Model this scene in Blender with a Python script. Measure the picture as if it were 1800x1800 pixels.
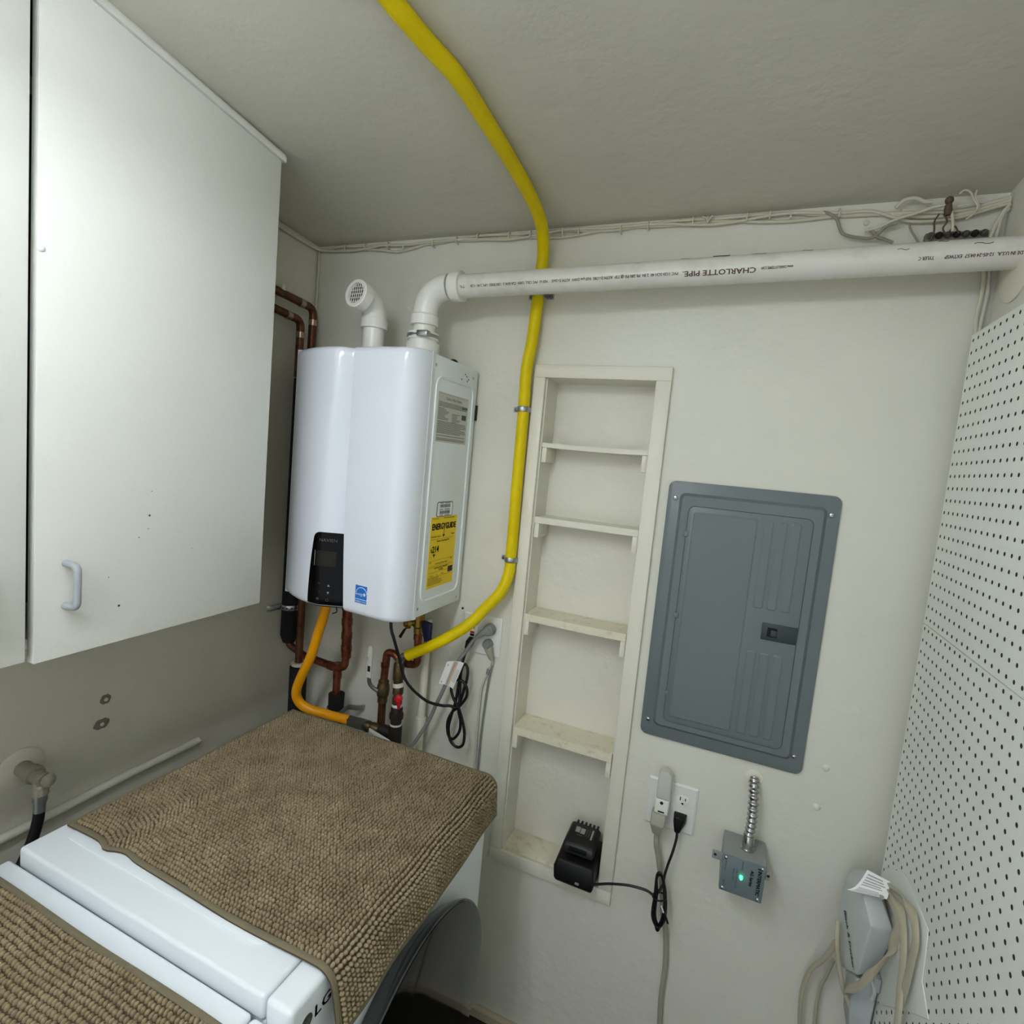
import bpy, bmesh, math, random
import numpy as np
from mathutils import Vector, Matrix

for _o in list(bpy.data.objects):
    bpy.data.objects.remove(_o)
SC = bpy.context.scene
COL = SC.collection
PI = math.pi
random.seed(4)

# ------------------------------------------------------------------ camera
cam_d = bpy.data.cameras.new('camera')
cam = bpy.data.objects.new('camera', cam_d)
COL.objects.link(cam)
cam_d.sensor_fit = 'HORIZONTAL'
cam_d.sensor_width = 36.0
cam_d.lens = 36.0 * 957.9 / 1800.0
cam_d.clip_start = 0.02
_r = Vector((0.9178587, 0.38599853, 0.09241503))
_u = Vector((-0.1215945, 0.05181982, 0.99122625))
_f = Vector((-0.37782295, 0.9210428, -0.09449857))
CAM = Vector((1.38734643, -1.47593147, 1.76157955))
cam.matrix_world = Matrix(((_r.x, _u.x, -_f.x, CAM.x), (_r.y, _u.y, -_f.y, CAM.y),
                           (_r.z, _u.z, -_f.z, CAM.z), (0, 0, 0, 1)))
SC.camera = cam

# ------------------------------------------------------------------ world, exposure
w = bpy.data.worlds.new('world')
SC.world = w
w.use_nodes = True
w.node_tree.nodes['Background'].inputs[0].default_value = (0.9, 0.95, 1.0, 1)
w.node_tree.nodes['Background'].inputs[1].default_value = 0.75
SC.view_settings.view_transform = 'Standard'
SC.view_settings.look = 'None'
SC.view_settings.gamma = 1.0
SC.view_settings.use_curve_mapping = False
SC.view_settings.exposure = 0.76
LAMP_POWER = 23.2          # emission strength of the fluorescent diffuser

# ------------------------------------------------------------------ room numbers (metres)
RW, RL = 1.83, 3.3        # room width and length
CH, CK = 2.4076, 0.075    # ceiling height at the back wall, rise per metre towards the camera
def ceil_z(y): return CH - CK * y


# ================================================================== materials
def lin(c):
    c = c / 255.0
    return c / 12.92 if c <= 0.04045 else ((c + 0.055) / 1.055) ** 2.4


def rgb(r, g, b): return (lin(r), lin(g), lin(b), 1.0)


def mat(name, c, rough=0.5, metal=0.0, bump=0.0, bscale=60.0, var=0.0, vscale=4.0, c2=None, coat=0.0,
        spec=0.5, trans=0.0, alpha=1.0, emit=None, estr=0.0, detail=4.0, ior=1.45, thr=None):
    m = bpy.data.materials.new(name)
    m.use_nodes = True
    nt = m.node_tree
    b = nt.nodes['Principled BSDF']
    b.inputs['Base Color'].default_value = c
    b.inputs['Roughness'].default_value = rough
    b.inputs['Metallic'].default_value = metal
    b.inputs['Coat Weight'].default_value = coat
    b.inputs['Coat Roughness'].default_value = 0.08
    b.inputs['Specular IOR Level'].default_value = spec
    b.inputs['Transmission Weight'].default_value = trans
    b.inputs['IOR'].default_value = ior
    b.inputs['Alpha'].default_value = alpha
    if emit:
        b.inputs['Emission Color'].default_value = emit
        b.inputs['Emission Strength'].default_value = estr
    if bump or var:
        tc = nt.nodes.new('ShaderNodeTexCoord')
    if bump:
        n = nt.nodes.new('ShaderNodeTexNoise')
        n.inputs['Scale'].default_value = bscale
        n.inputs['Detail'].default_value = detail
        nt.links.new(tc.outputs['Object'], n.inputs['Vector'])
        bp = nt.nodes.new('ShaderNodeBump')
        bp.inputs['Strength'].default_value = bump
        bp.inputs['Distance'].default_value = 0.01
        nt.links.new(n.outputs['Fac'], bp.inputs['Height'])
        nt.links.new(bp.outputs['Normal'], b.inputs['Normal'])
    if var:
        n2 = nt.nodes.new('ShaderNodeTexNoise')
        n2.inputs['Scale'].default_value = vscale
        n2.inputs['Detail'].default_value = 6.0
        n2.inputs['Roughness'].default_value = 0.65
        nt.links.new(tc.outputs['Object'], n2.inputs['Vector'])
        cr = nt.nodes.new('ShaderNodeValToRGB')
        lo, hi = thr if thr else (0.35, 0.65)
        cr.color_ramp.elements[0].position = lo
        cr.color_ramp.elements[1].position = hi
        if c2 is None:
            c2 = tuple(min(1, x * (1 - var)) for x in c[:3]) + (1,)
        cr.color_ramp.elements[0].color = c2
        cr.color_ramp.elements[1].color = c
        nt.links.new(n2.outputs['Fac'], cr.inputs['Fac'])
        nt.links.new(cr.outputs['Color'], b.inputs['Base Color'])
    return m


M = {}
M['wall'] = mat('wall_paint', rgb(222, 220, 206), 0.38, bump=0.16, bscale=38, var=0.05, vscale=2.2)
M['wall_left'] = mat('wall_paint_darker', rgb(210, 206, 192), 0.42, bump=0.16, bscale=38, var=0.06, vscale=2.2)  # same paint as the other walls, toned darker here
M['ceiling'] = mat('ceiling_paint', rgb(206, 203, 188), 0.5, bump=0.22, bscale=26, var=0.06, vscale=1.6)
M['floor'] = mat('floor_vinyl', rgb(46, 40, 34), 0.5, bump=0.1, bscale=60, var=0.5, vscale=35)
M['base'] = mat('baseboard_paint', rgb(196, 184, 160), 0.5, bump=0.1, bscale=40)
M['cab'] = mat('cabinet_paint', rgb(221, 221, 213), 0.36, bump=0.05, bscale=90, var=0.025, vscale=3)
M['cabedge'] = mat('cabinet_edge_paint', rgb(222, 214, 192), 0.5, bump=0.1, bscale=80)
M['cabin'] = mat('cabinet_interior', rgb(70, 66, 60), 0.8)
M['handle'] = mat('grey_handle', rgb(156, 160, 164), 0.35)
M['niche'] = mat('niche_paint', rgb(226, 223, 208), 0.4, bump=0.16, bscale=45, var=0.04, vscale=6)
M['nichetrim'] = mat('niche_trim_paint', rgb(228, 224, 208), 0.38, bump=0.14, bscale=50)
M['nichesill'] = mat('worn_sill', rgb(226, 219, 196), 0.45, bump=0.3, bscale=60, var=0.3, vscale=34, c2=rgb(192, 182, 158), thr=(0.26, 0.46))
M['panelgrey'] = mat('panel_grey', rgb(106, 114, 116), 0.38, bump=0.02, bscale=200)
M['latch'] = mat('latch_dark', rgb(48, 60, 64), 0.4)
M['black'] = mat('black_plastic', rgb(11, 11, 11), 0.5, spec=0.35)
M['blackmat'] = mat('black_matte', rgb(14, 13, 13), 0.75)
M['blackgloss'] = mat('black_gloss', rgb(3, 3, 5), 0.12, spec=0.15)
M['screw'] = mat('screw_steel', rgb(200, 202, 204), 0.22, 1.0)
M['steel'] = mat('galvanised', rgb(168, 172, 172), 0.32, 1.0, bump=0.05, bscale=120)
M['chrome'] = mat('conduit_metal', rgb(190, 190, 190), 0.2, 1.0)
M['pvc'] = mat('pvc_white', rgb(232, 230, 222), 0.3, bump=0.03, bscale=60)
M['pvcdirty'] = mat('pvc_pipe', rgb(226, 223, 214), 0.34, var=0.12, vscale=9, c2=rgb(200, 196, 184), thr=(0.25, 0.5), bump=0.03)
M['pvccream'] = mat('pvc_cream', rgb(226, 220, 204), 0.4)
M['print'] = mat('pipe_print', rgb(92, 60, 58), 0.6)
M['bore_scuff'] = mat('bore_shade_and_scuff', rgb(60, 56, 48), 0.8)
M['hwhite'] = mat('heater_white', rgb(228, 232, 240), 0.16, coat=0.3)
M['hside'] = mat('heater_side', rgb(232, 238, 240), 0.3)
M['labelgrey'] = mat('label_silver', rgb(196, 197, 190), 0.4)
M['labelink'] = mat('label_ink', rgb(118, 118, 112), 0.6)
M['ink'] = mat('ink_black', rgb(22, 20, 16), 0.6)
M['egyellow'] = mat('guide_yellow', rgb(238, 204, 10), 0.5)
M['blue'] = mat('star_blue', rgb(28, 112, 200), 0.5)
M['white'] = mat('print_white', rgb(236, 238, 240), 0.5)
M['lcd'] = mat('lcd_dark', rgb(30, 27, 18), 0.3, spec=0.2)
M['symbol'] = mat('symbol_grey', rgb(150, 150, 150), 0.5)
M['logogrey'] = mat('logo_grey', rgb(84, 82, 78), 0.4)
M['yellow'] = mat('csst_yellow', rgb(228, 203, 0), 0.45, spec=0.25, bump=0.08, bscale=30, var=0.1, vscale=14)
M['orange'] = mat('connector_amber', rgb(236, 160, 6), 0.32, bump=0.04, bscale=30)
M['copper'] = mat('copper', rgb(168, 98, 72), 0.38, 0.9, var=0.6, vscale=26, c2=rgb(92, 52, 38), bump=0.06, bscale=70)
M['copperdark'] = mat('old_copper', rgb(118, 78, 56), 0.48, 0.75, var=0.5, vscale=24, bump=0.08, bscale=70)
M['solder'] = mat('solder', rgb(168, 150, 130), 0.35, 0.9)
M['brass'] = mat('brass', rgb(166, 134, 62), 0.36, 0.9, var=0.4, vscale=30)
M['brassdark'] = mat('brass_dark', rgb(104, 88, 60), 0.45, 0.8, var=0.4, vscale=30)
M['iron'] = mat('black_iron', rgb(52, 44, 38), 0.55, 0.5, bump=0.1, bscale=90)
M['nut'] = mat('flare_nut', rgb(112, 112, 106), 0.42, 0.8)
M['insul'] = mat('pipe_foam', rgb(15, 14, 14), 0.85, bump=0.1, bscale=60)
M['bluehandle'] = mat('handle_navy', rgb(14, 20, 66), 0.42)
M['red'] = mat('handle_red', rgb(190, 22, 36), 0.4)
M['reddark'] = mat('handle_darkred', rgb(130, 16, 16), 0.45)
M['lever'] = mat('lever_white', rgb(218, 216, 206), 0.45)
M['green'] = mat('label_green', rgb(84, 140, 122), 0.6)
M['plate'] = mat('plate_white', rgb(226, 226, 218), 0.3)
M['plateface'] = mat('receptacle_white', rgb(232, 231, 222), 0.3)
M['slot'] = mat('slot_dark', rgb(20, 18, 16), 0.7)
M['greycord'] = mat('cord_grey', rgb(128, 130, 126), 0.45)
M['lightcord'] = mat('cord_light', rgb(196, 194, 182), 0.5)
M['beigecord'] = mat('cord_beige', rgb(176, 168, 146), 0.5)
M['taupe'] = mat('plug_taupe', rgb(160, 156, 142), 0.45)
M['clear'] = mat('clear_plastic', rgb(240, 240, 234), 0.3, trans=0.5, ior=1.15)
M['pegcore'] = mat('hardboard_core', rgb(62, 50, 38), 0.9)
M['rugdark'] = mat('rug_gap_shade', rgb(78, 68, 50), 0.95)  # backing darkened to stand for the shade between the nubs
M['blackcord'] = mat('cord_black', rgb(12, 12, 12), 0.38)
M['tag'] = mat('paper_tag', rgb(238, 238, 236), 0.5)
M['tagorange'] = mat('tag_orange', rgb(226, 160, 70), 0.6)
M['taggrey'] = mat('tag_print', rgb(166, 160, 158), 0.6)
M['surge'] = mat('surge_grey', rgb(140, 144, 142), 0.42)
M['surgeface'] = mat('surge_face', rgb(108, 120, 124), 0.42)
M['led'] = mat('led_green', rgb(60, 255, 150), 0.3, emit=rgb(60, 255, 150), estr=2.2)
M['leddark'] = mat('led_body', rgb(0, 70, 24), 0.3)
M['vac'] = mat('vac_grey', rgb(192, 198, 195), 0.42)
M['vaclow'] = mat('vac_grey_lower', rgb(176, 182, 182), 0.5)
M['peg'] = mat('pegboard_white', rgb(232, 235, 226), 0.45, bump=0.05, bscale=60, var=0.05, vscale=3)
M['appl'] = mat('appliance_white', rgb(232, 238, 242), 0.22, coat=0.2)
M['doorblack'] = mat('door_glass', rgb(9, 9, 9), 0.07, spec=0.28)
M['doorrim'] = mat('door_rim', rgb(96, 96, 98), 0.2, 0.9)
M['rugbase'] = mat('rug_backing', rgb(118, 109, 86), 0.85, bump=0.1, bscale=300)
M['rug'] = mat('rug_chenille', rgb(154, 139, 112), 0.85, spec=0.2, var=0.18, vscale=16, c2=rgb(130, 114, 88))
M['cable'] = mat('painted_cable', rgb(206, 200, 180), 0.5, bump=0.05, bscale=60)
M['cablegrey'] = mat('bare_cable', rgb(150, 146, 130), 0.55)
M['rust'] = mat('rusty_connector', rgb(92, 76, 56), 0.7)
M['termgrey'] = mat('terminal_board', rgb(120, 118, 104), 0.6)
M['hosebib'] = mat('painted_bib', rgb(158, 152, 134), 0.4, 0.35, bump=0.15, bscale=80)
M['putty'] = mat('hole_putty', rgb(120, 116, 104), 0.8, bump=0.3, bscale=60)
M['lampw'] = mat('lamp_housing', rgb(230, 230, 226), 0.4)
M['lampe'] = mat('lamp_diffuser', rgb(250, 250, 246), 0.4, emit=(0.91, 0.99, 1.08, 1), estr=LAMP_POWER)
M['battery'] = mat('battery_black', rgb(26, 26, 24), 0.45)


# ================================================================== mesh builder
ORG = {}


def V(*a): return np.array(a, dtype=float)


def nrm(v):
    v = np.asarray(v, float)
    return v / max(np.linalg.norm(v), 1e-12)


class MB:
    def __init__(self):
        self.v = []
        self.f = []

    def add(self, vs, fs):
        o = len(self.v)
        self.v += [tuple(map(float, p)) for p in vs]
        self.f += [tuple(o + i for i in f) for f in fs]
        return self

    def box(self, a, b):
        x0, y0, z0 = a
        x1, y1, z1 = b
        vs = [(x0, y0, z0), (x1, y0, z0), (x1, y1, z0), (x0, y1, z0), (x0, y0, z1), (x1, y0, z1), (x1, y1, z1), (x0, y1, z1)]
        return self.add(vs, [(0, 3, 2, 1), (4, 5, 6, 7), (0, 1, 5, 4), (1, 2, 6, 5), (2, 3, 7, 6), (3, 0, 4, 7)])

    def prism(self, poly, d):
        """poly: list of 3D points in a plane, extruded by vector d"""
        n = len(poly)
        p = [V(*q) for q in poly]
        d = V(*d)
        vs = p + [q + d for q in p]
        fs = [tuple(range(n - 1, -1, -1)), tuple(range(n, 2 * n))]
        fs += [(i, (i + 1) % n, n + (i + 1) % n, n + i) for i in range(n)]
        return self.add(vs, fs)

    def tube(self, path, r, n=10, closed=False, caps=True, flat=None):
        """swept circle; r number or list; flat=(wide, thin, wide_direction)"""
        P = [V(*p) for p in path]
        m = len(P)
        R = [r] * m if not hasattr(r, '__len__') else list(r)
        T = []
        for i in range(m):
            if closed:
                t = P[(i + 1) % m] - P[i - 1]
            else:
                t = P[min(i + 1, m - 1)] - P[max(i - 1, 0)]
            T.append(nrm(t))
        up = V(0, 0, 1) if abs(T[0][2]) < 0.9 else V(1, 0, 0)
        if flat:
            up = V(*flat[2])
        nx = nrm(up - T[0] * np.dot(up, T[0]))
        vs = []
        for i in range(m):
            if flat:
                w_ = V(*flat[2])
                nx = nrm(w_ - T[i] * np.dot(w_, T[i]))
            else:
                nx = nrm(nx - T[i] * np.dot(nx, T[i]))
            ny = np.cross(T[i], nx)
            for k in range(n):
                a = 2 * PI * k / n
                if flat:
                    vs.append(P[i] + nx * flat[0] * math.cos(a) + ny * flat[1] * math.sin(a))
                else:
                    vs.append(P[i] + (nx * math.cos(a) + ny * math.sin(a)) * R[i])
        fs = []
        for i in range(m if closed else m - 1):
            j = (i + 1) % m
            for k in range(n):
                l = (k + 1) % n
                fs.append((i * n + k, i * n + l, j * n + l, j * n + k))
        if caps and not closed:
            fs.append(tuple(range(n - 1, -1, -1)))
            fs.append(tuple((m - 1) * n + k for k in range(n)))
        return self.add(vs, fs)

    def cyl(self, a, b, r, n=20, r2=None):
        return self.tube([a, b], [r, r if r2 is None else r2], n)

    def lathe(self, base, axis, prof, n=24):
        """prof: list of (distance along axis, radius)"""
        base = V(*base)
        ax = nrm(axis)
        up = V(0, 0, 1) if abs(ax[2]) < 0.9 else V(1, 0, 0)
        e1 = nrm(up - ax * np.dot(up, ax))
        e2 = np.cross(ax, e1)
        vs, fs = [], []
        for (t, r) in prof:
            for k in range(n):
                a = 2 * PI * k / n
                vs.append(base + ax * t + (e1 * math.cos(a) + e2 * math.sin(a)) * max(r, 1e-5))
        m = len(prof)
        for i in range(m - 1):
            for k in range(n):
                l = (k + 1) % n
                fs.append((i * n + k, i * n + l, (i + 1) * n + l, (i + 1) * n + k))
        fs.append(tuple(range(n - 1, -1, -1)))
        fs.append(tuple((m - 1) * n + k for k in range(n)))
        return self.add(vs, fs)

    def grid(self, fn, nu, nv):
        vs = [fn(i / nu, j / nv) for j in range(nv + 1) for i in range(nu + 1)]
        fs = []
        for j in range(nv):
            for i in range(nu):
                a = j * (nu + 1) + i
                fs.append((a, a + 1, a + nu + 2, a + nu + 1))
        return self.add(vs, fs)

    def ball(self, c, r, n=10):
        prof = [(-math.cos(PI * k / 8) * r, math.sin(PI * k / 8) * r) for k in range(9)]
        return self.lathe(c, (0, 0, 1), prof, n)

    def hull(self, pts):
        bm = bmesh.new()
        for p in pts:
            bm.verts.new(tuple(map(float, p)))
        res = bmesh.ops.convex_hull(bm, input=bm.verts)
        dead = [e for e in res['geom_interior'] if isinstance(e, bmesh.types.BMVert)]
        bmesh.ops.delete(bm, geom=dead, context='VERTS')
        bmesh.ops.dissolve_limit(bm, angle_limit=0.05, verts=bm.verts, edges=bm.edges)
        bm.verts.index_update()
        self.add([v.co[:] for v in bm.verts], [[v.index for v in f.verts] for f in bm.faces])
        bm.free()
        return self

    def text(self, s, o, right, up, size, align='LEFT', wscale=1.0, bend=None, bold=0.0):
        cu = bpy.data.curves.new('t', 'FONT')
        cu.body = s
        cu.size = size
        cu.align_x = align
        cu.resolution_u = 2
        ob = bpy.data.objects.new('t', cu)
        me = bpy.data.meshes.new_from_object(ob)
        o = V(*o)
        right = V(*right)
        up = V(*up)
        sh = [(0, 0)] if not bold else [(-bold * size, 0), (bold * size, 0), (0, bold * size * 0.7), (0, -bold * size * 0.7)]
        for (sx, sy) in sh:          # bold print: strokes laid side by side
            if bend:
                vs = [bend(v.co.x * wscale + sx, v.co.y + sy) for v in me.vertices]
            else:
                vs = [o + right * (v.co.x * wscale + sx) + up * (v.co.y + sy) for v in me.vertices]
            self.add(vs, [tuple(p.vertices) for p in me.polygons])
        bpy.data.objects.remove(ob)
        bpy.data.curves.remove(cu)
        bpy.data.meshes.remove(me)
        return self

    def quad(self, o, a, b):
        o = V(*o)
        a = V(*a)
        b = V(*b)
        return self.add([o, o + a, o + a + b, o + b], [(0, 1, 2, 3)])

    def build(self, name, m, parent=None, bevel=0.0, seg=2, smooth=True, org=None, recalc=True, ang=35):
        return build(name, self.v, self.f, m, parent, bevel, seg, smooth, org, recalc, ang)


def build(name, vs, fs, m, parent=None, bevel=0.0, seg=2, smooth=True, org=None, recalc=True, ang=35):
    arr = np.array(vs, dtype=float)
    if parent is not None:
        o = ORG[parent.name]
    elif org is not None:
        o = V(*org)
    else:
        lo, hi = arr.min(0), arr.max(0)
        o = V((lo[0] + hi[0]) / 2, (lo[1] + hi[1]) / 2, lo[2])
    me = bpy.data.meshes.new(name)
    me.from_pydata([tuple(p) for p in (arr - o)], [], [list(f) for f in fs])
    if recalc or bevel:
        bm = bmesh.new()
        bm.from_mesh(me)
        if recalc:
            bmesh.ops.recalc_face_normals(bm, faces=bm.faces)
        if bevel:
            es = [e for e in bm.edges if len(e.link_faces) == 2 and e.calc_face_angle(0) > 0.5]
            bmesh.ops.bevel(bm, geom=es, offset=bevel, segments=seg, affect='EDGES', profile=0.5, clamp_overlap=True)
        bm.to_mesh(me)
        bm.free()
    if smooth:
        me.polygons.foreach_set('use_smooth', [True] * len(me.polygons))
        me.set_sharp_from_angle(angle=math.radians(ang))
    me.materials.append(M[m] if isinstance(m, str) else m)
    ob = bpy.data.objects.new(name, me)
    COL.objects.link(ob)
    if parent is not None:
        ob.parent = parent
    else:
        ob.location = tuple(o)
    ORG[ob.name] = o
    return ob


def tag(o, label, cat, group=None):
    o['label'] = label
    o['category'] = cat
    if group:
        o['group'] = group
    return o


def struct(o):
    o['kind'] = 'structure'
    return o


def thing(name, label, cat, loc, group=None):
    o = bpy.data.objects.new(name, None)
    o.empty_display_size = 0.05
    COL.objects.link(o)
    o.location = loc
    ORG[o.name] = V(*loc)
    return tag(o, label, cat, group)


def share(src, parent, d):
    """copy of a part (same mesh) moved by d, under parent"""
    c = src.copy()
    COL.objects.link(c)
    c.parent = parent
    c.location = Vector(src.location) + Vector(tuple(d))
    ORG[c.name] = ORG[src.name]
    return c


def smooth_path(pts, sub=8, closed=False):
    P = [V(*p) for p in pts]
    m = len(P)
    out = []
    rng = m if closed else m - 1
    for i in range(rng):
        p1, p2 = P[i], P[(i + 1) % m]
        p0 = P[i - 1] if (closed or i > 0) else 2 * p1 - p2
        p3 = P[(i + 2) % m] if (closed or i + 2 < m) else 2 * p2 - p1
        for k in range(sub):
            t = k / sub
            out.append(0.5 * (2 * p1 + (p2 - p0) * t + (2 * p0 - 5 * p1 + 4 * p2 - p3) * t * t + (3 * p1 - p0 - 3 * p2 + p3) * t ** 3))
    if not closed:
        out.append(P[-1])
    return out


def fillet(pts, r, n=6):
    P = [V(*p) for p in pts]
    out = [P[0]]
    for i in range(1, len(P) - 1):
        a, b, c = P[i - 1], P[i], P[i + 1]
        d1, d2 = nrm(a - b), nrm(c - b)
        half = math.acos(max(-1, min(1, np.dot(d1, d2)))) / 2
        t = min(r / max(math.tan(half), 1e-3), 0.49 * np.linalg.norm(a - b), 0.49 * np.linalg.norm(c - b))
        for k in range(n + 1):
            s = k / n
            q1 = b + d1 * t * (1 - s)
            q2 = b + d2 * t * s
            out.append(q1 * (1 - s) + q2 * s)
    out.append(P[-1])
    return out


def rrect(w, h, r, n=5):
    """rounded rectangle outline, centred, list of (a,b)"""
    out = []
    for cx, cy, a0 in ((w / 2 - r, h / 2 - r, 0), (-w / 2 + r, h / 2 - r, PI / 2), (-w / 2 + r, -h / 2 + r, PI), (w / 2 - r, -h / 2 + r, 3 * PI / 2)):
        for k in range(n + 1):
            a = a0 + PI / 2 * k / n
            out.append((cx + r * math.cos(a), cy + r * math.sin(a)))
    return out


def wall_plate_poly(x0, x1, z0, z1, r, y):
    return [((x0 + x1) / 2 + a, y, (z0 + z1) / 2 + b) for a, b in rrect(x1 - x0, z1 - z0, r)]


# ================================================================== the room
NX0, NX1, NZ0, NZ1 = 0.845, 1.158, 0.572, 2.004      # niche opening in the back wall
ND = 0.092                                          # niche depth
b = MB()
b.box((-0.12, 0, 0), (NX0, 0.13, CH))
b.box((NX1, 0, 0), (RW + 0.12, 0.13, CH))
b.box((NX0, 0, 0), (NX1, 0.13, NZ0))
b.box((NX0, 0, NZ1), (NX1, 0.13, CH))
struct(b.build('wall_back', 'wall', smooth=False))
TOPY = -RL
def side_wall(x0, x1):
    return MB().prism([(x0, 0, 0), (x0, TOPY, 0), (x0, TOPY, ceil_z(TOPY)), (x0, 0, CH)], (x1 - x0, 0, 0))
struct(side_wall(-0.12, 0).build('wall_left', 'wall_left', smooth=False))
struct(side_wall(RW, RW + 0.12).build('wall_right', 'wall', smooth=False))
struct(MB().box((-0.12, TOPY - 0.12, -0.08), (RW + 0.12, 0.13, 0)).build('floor', 'floor', smooth=False))
struct(MB().prism([(-0.12, 0.13, ceil_z(0.13) + 0.0), (-0.12, TOPY - 0.12, ceil_z(TOPY - 0.12)), (-0.12, TOPY - 0.12, ceil_z(TOPY - 0.12) + 0.08),
                   (-0.12, 0.13, ceil_z(0.13) + 0.08)], (RW + 0.24, 0, 0)).build('ceiling', 'ceiling', smooth=False))
struct(MB().prism([(0.0, 0, 0), (0.0, -0.014, 0), (0.0, -0.014, 0.028), (0.0, -0.006, 0.036), (0.0, 0, 0.036)], (RW, 0, 0)).build('baseboard_back', 'base'))

# ceiling light (behind the frame, the room's own fluorescent fitting)
LX, LY0, LY1, LZ = 0.88, -1.08, -2.30, 2.335
t = thing('ceiling_light', 'suspended two-tube fluorescent shop light behind the camera', 'light', (LX, (LY0 + LY1) / 2, LZ))
MB().prism([(LX - 0.085, LY0, LZ + 0.020), (LX - 0.04, LY0, LZ + 0.052), (LX + 0.04, LY0, LZ + 0.052), (LX + 0.085, LY0, LZ + 0.020), (LX + 0.035, LY0, LZ + 0.024), (LX - 0.035, LY0, LZ + 0.024)], (0, LY1 - LY0, 0)).build('housing', 'lampw', t, smooth=False)
for dx in (-0.06, 0.06):
    MB().cyl((LX + dx, LY0 - 0.01, LZ), (LX + dx, LY1 + 0.01, LZ), 0.019, 12).build('tube', 'lampe', t)
for y in (LY0 - 0.25, LY1 + 0.25):
    MB().cyl((LX, y, LZ + 0.05), (LX, y, ceil_z(y)), 0.003, 8).build('hanger', 'steel', t)

# ================================================================== niche shelf
t = thing('niche_shelf', 'tall cream shelf niche built into the wall beside the yellow gas pipe', 'shelf', (1.0, -0.01, 0.54))
FX0, FX1, FZ0, FZ1, FT = 0.816, 1.194, 0.541, 2.036, 0.013
IX0, IX1, IZ0, IZ1 = 0.850, 1.156, 0.579, 2.0
b = MB().box((FX0, -FT, IZ0), (IX0, 0, IZ1)); b.build('frame_board', 'nichetrim', t, bevel=0.002)
b = MB().box((IX1, -FT, IZ0), (FX1, 0, IZ1)); b.build('frame_board', 'nichetrim', t, bevel=0.002)
b = MB().box((FX0, -FT, IZ1), (FX1, 0, FZ1)); b.build('frame_board', 'nichetrim', t, bevel=0.002)
b = MB().box((FX0, -FT, FZ0), (FX1, 0, IZ0)); b.build('frame_board', 'nichetrim', t, bevel=0.002)
MB().box((NX0 + .0005, ND, NZ0 + .0005), (NX1 - .0005, ND + 0.012, NZ1 - .0005)).build('back_panel', 'niche', t)
b = MB().box((NX0 + .0005, 0.0, NZ0 + .0005), (NX0 + 0.009, ND, NZ1 - .0005)); b.build('side_panel', 'niche', t)
b = MB().box((NX1 - 0.005, 0.0, NZ0 + .0005), (NX1 - .0005, ND, NZ1 - .0005)); b.build('side_panel', 'niche', t)
MB().box((NX0 + 0.009, 0.0, NZ1 - 0.005), (NX1 - 0.005, ND, NZ1 - 0.0005)).build('top_panel', 'niche', t)
MB().box((NX0 + 0.009, 0.0, NZ0 + .0005), (NX1 - 0.005, ND, NZ0 + 0.014)).build('bottom_board', 'nichesill', t, bevel=0.002)
for (zt, th, ma, sag, fy) in ((1.8195, 0.013, 'nichetrim', 0.002, 0.002), (1.606, 0.018, 'nichetrim', 0.0, 0.0), (1.319, 0.021, 'nichesill', 0.001, -0.004), (0.9745, 0.024, 'nichesill', 0.0, -0.008)):
    vs = []
    b = MB()
    def fn(u, v, zt=zt, th=th, sag=sag, fy=fy):
        x = NX0 + 0.0095 + (NX1 - 0.0055 - NX0 - 0.0095) * u
        k = v * 4
        yy = fy if (k < 0.5 or k > 2.5) else ND - 0.0005
        zz = zt - sag * 4 * u * (1 - u) - (th if 1.5 < k < 3.5 else 0)
        return (x, yy, zz)
    b.grid(fn, 8, 4)
    n = 9
    b.f += [tuple(i * n for i in range(4, -1, -1)), tuple(i * n + 8 for i in range(5))]
    b.build('shelf', ma, t, bevel=0.0015)
    b = MB().box((NX0 + 0.0095, fy + 0.002, zt - th - 0.043), (NX0 + 0.024, ND - 0.0005, zt - th - 0.0005)); b.build('cleat', 'nichetrim', t, bevel=0.002)
    b = MB().box((NX1 - 0.020, fy + 0.002, zt - th - 0.046), (NX1 - 0.0055, ND - 0.0005, zt - th - 0.0005)); b.build('cleat', 'nichetrim', t, bevel=0.002)

# ================================================================== electrical panel
EX0, EX1, EZ0, EZ1 = 1.2185, 1.612, 1.0606, 1.7476
t = thing('electrical_panel', 'grey metal breaker panel with closed door on the cream wall', 'breaker panel', ((EX0 + EX1) / 2, 0, EZ0))
b = MB()
b.prism(wall_plate_poly(EX0, EX1, EZ0, EZ1, 0.018, 0), (0, -0.008, 0))
b.build('cover', 'panelgrey', t, bevel=0.002)
# raised field with sloped sides
o1 = rrect(0.337, 0.628, 0.016)
o2 = rrect(0.321, 0.612, 0.010)
cx, cz = (1.250 + 1.584) / 2, (1.096 + 1.716) / 2
n = len(o1)
vs = [(cx + a, -0.0075, cz + c) for a, c in o1] + [(cx + a, -0.016, cz + c) for a, c in o2]
MB().add(vs, [(i, (i + 1) % n, n + (i + 1) % n, n + i) for i in range(n)] + [tuple(range(n, 2 * n)), tuple(range(n - 1, -1, -1))]).build('raised_field', 'panelgrey', t, ang=20)
DX0, DX1, DZ0, DZ1 = 1.2757, 1.5585, 1.1155, 1.687
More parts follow.
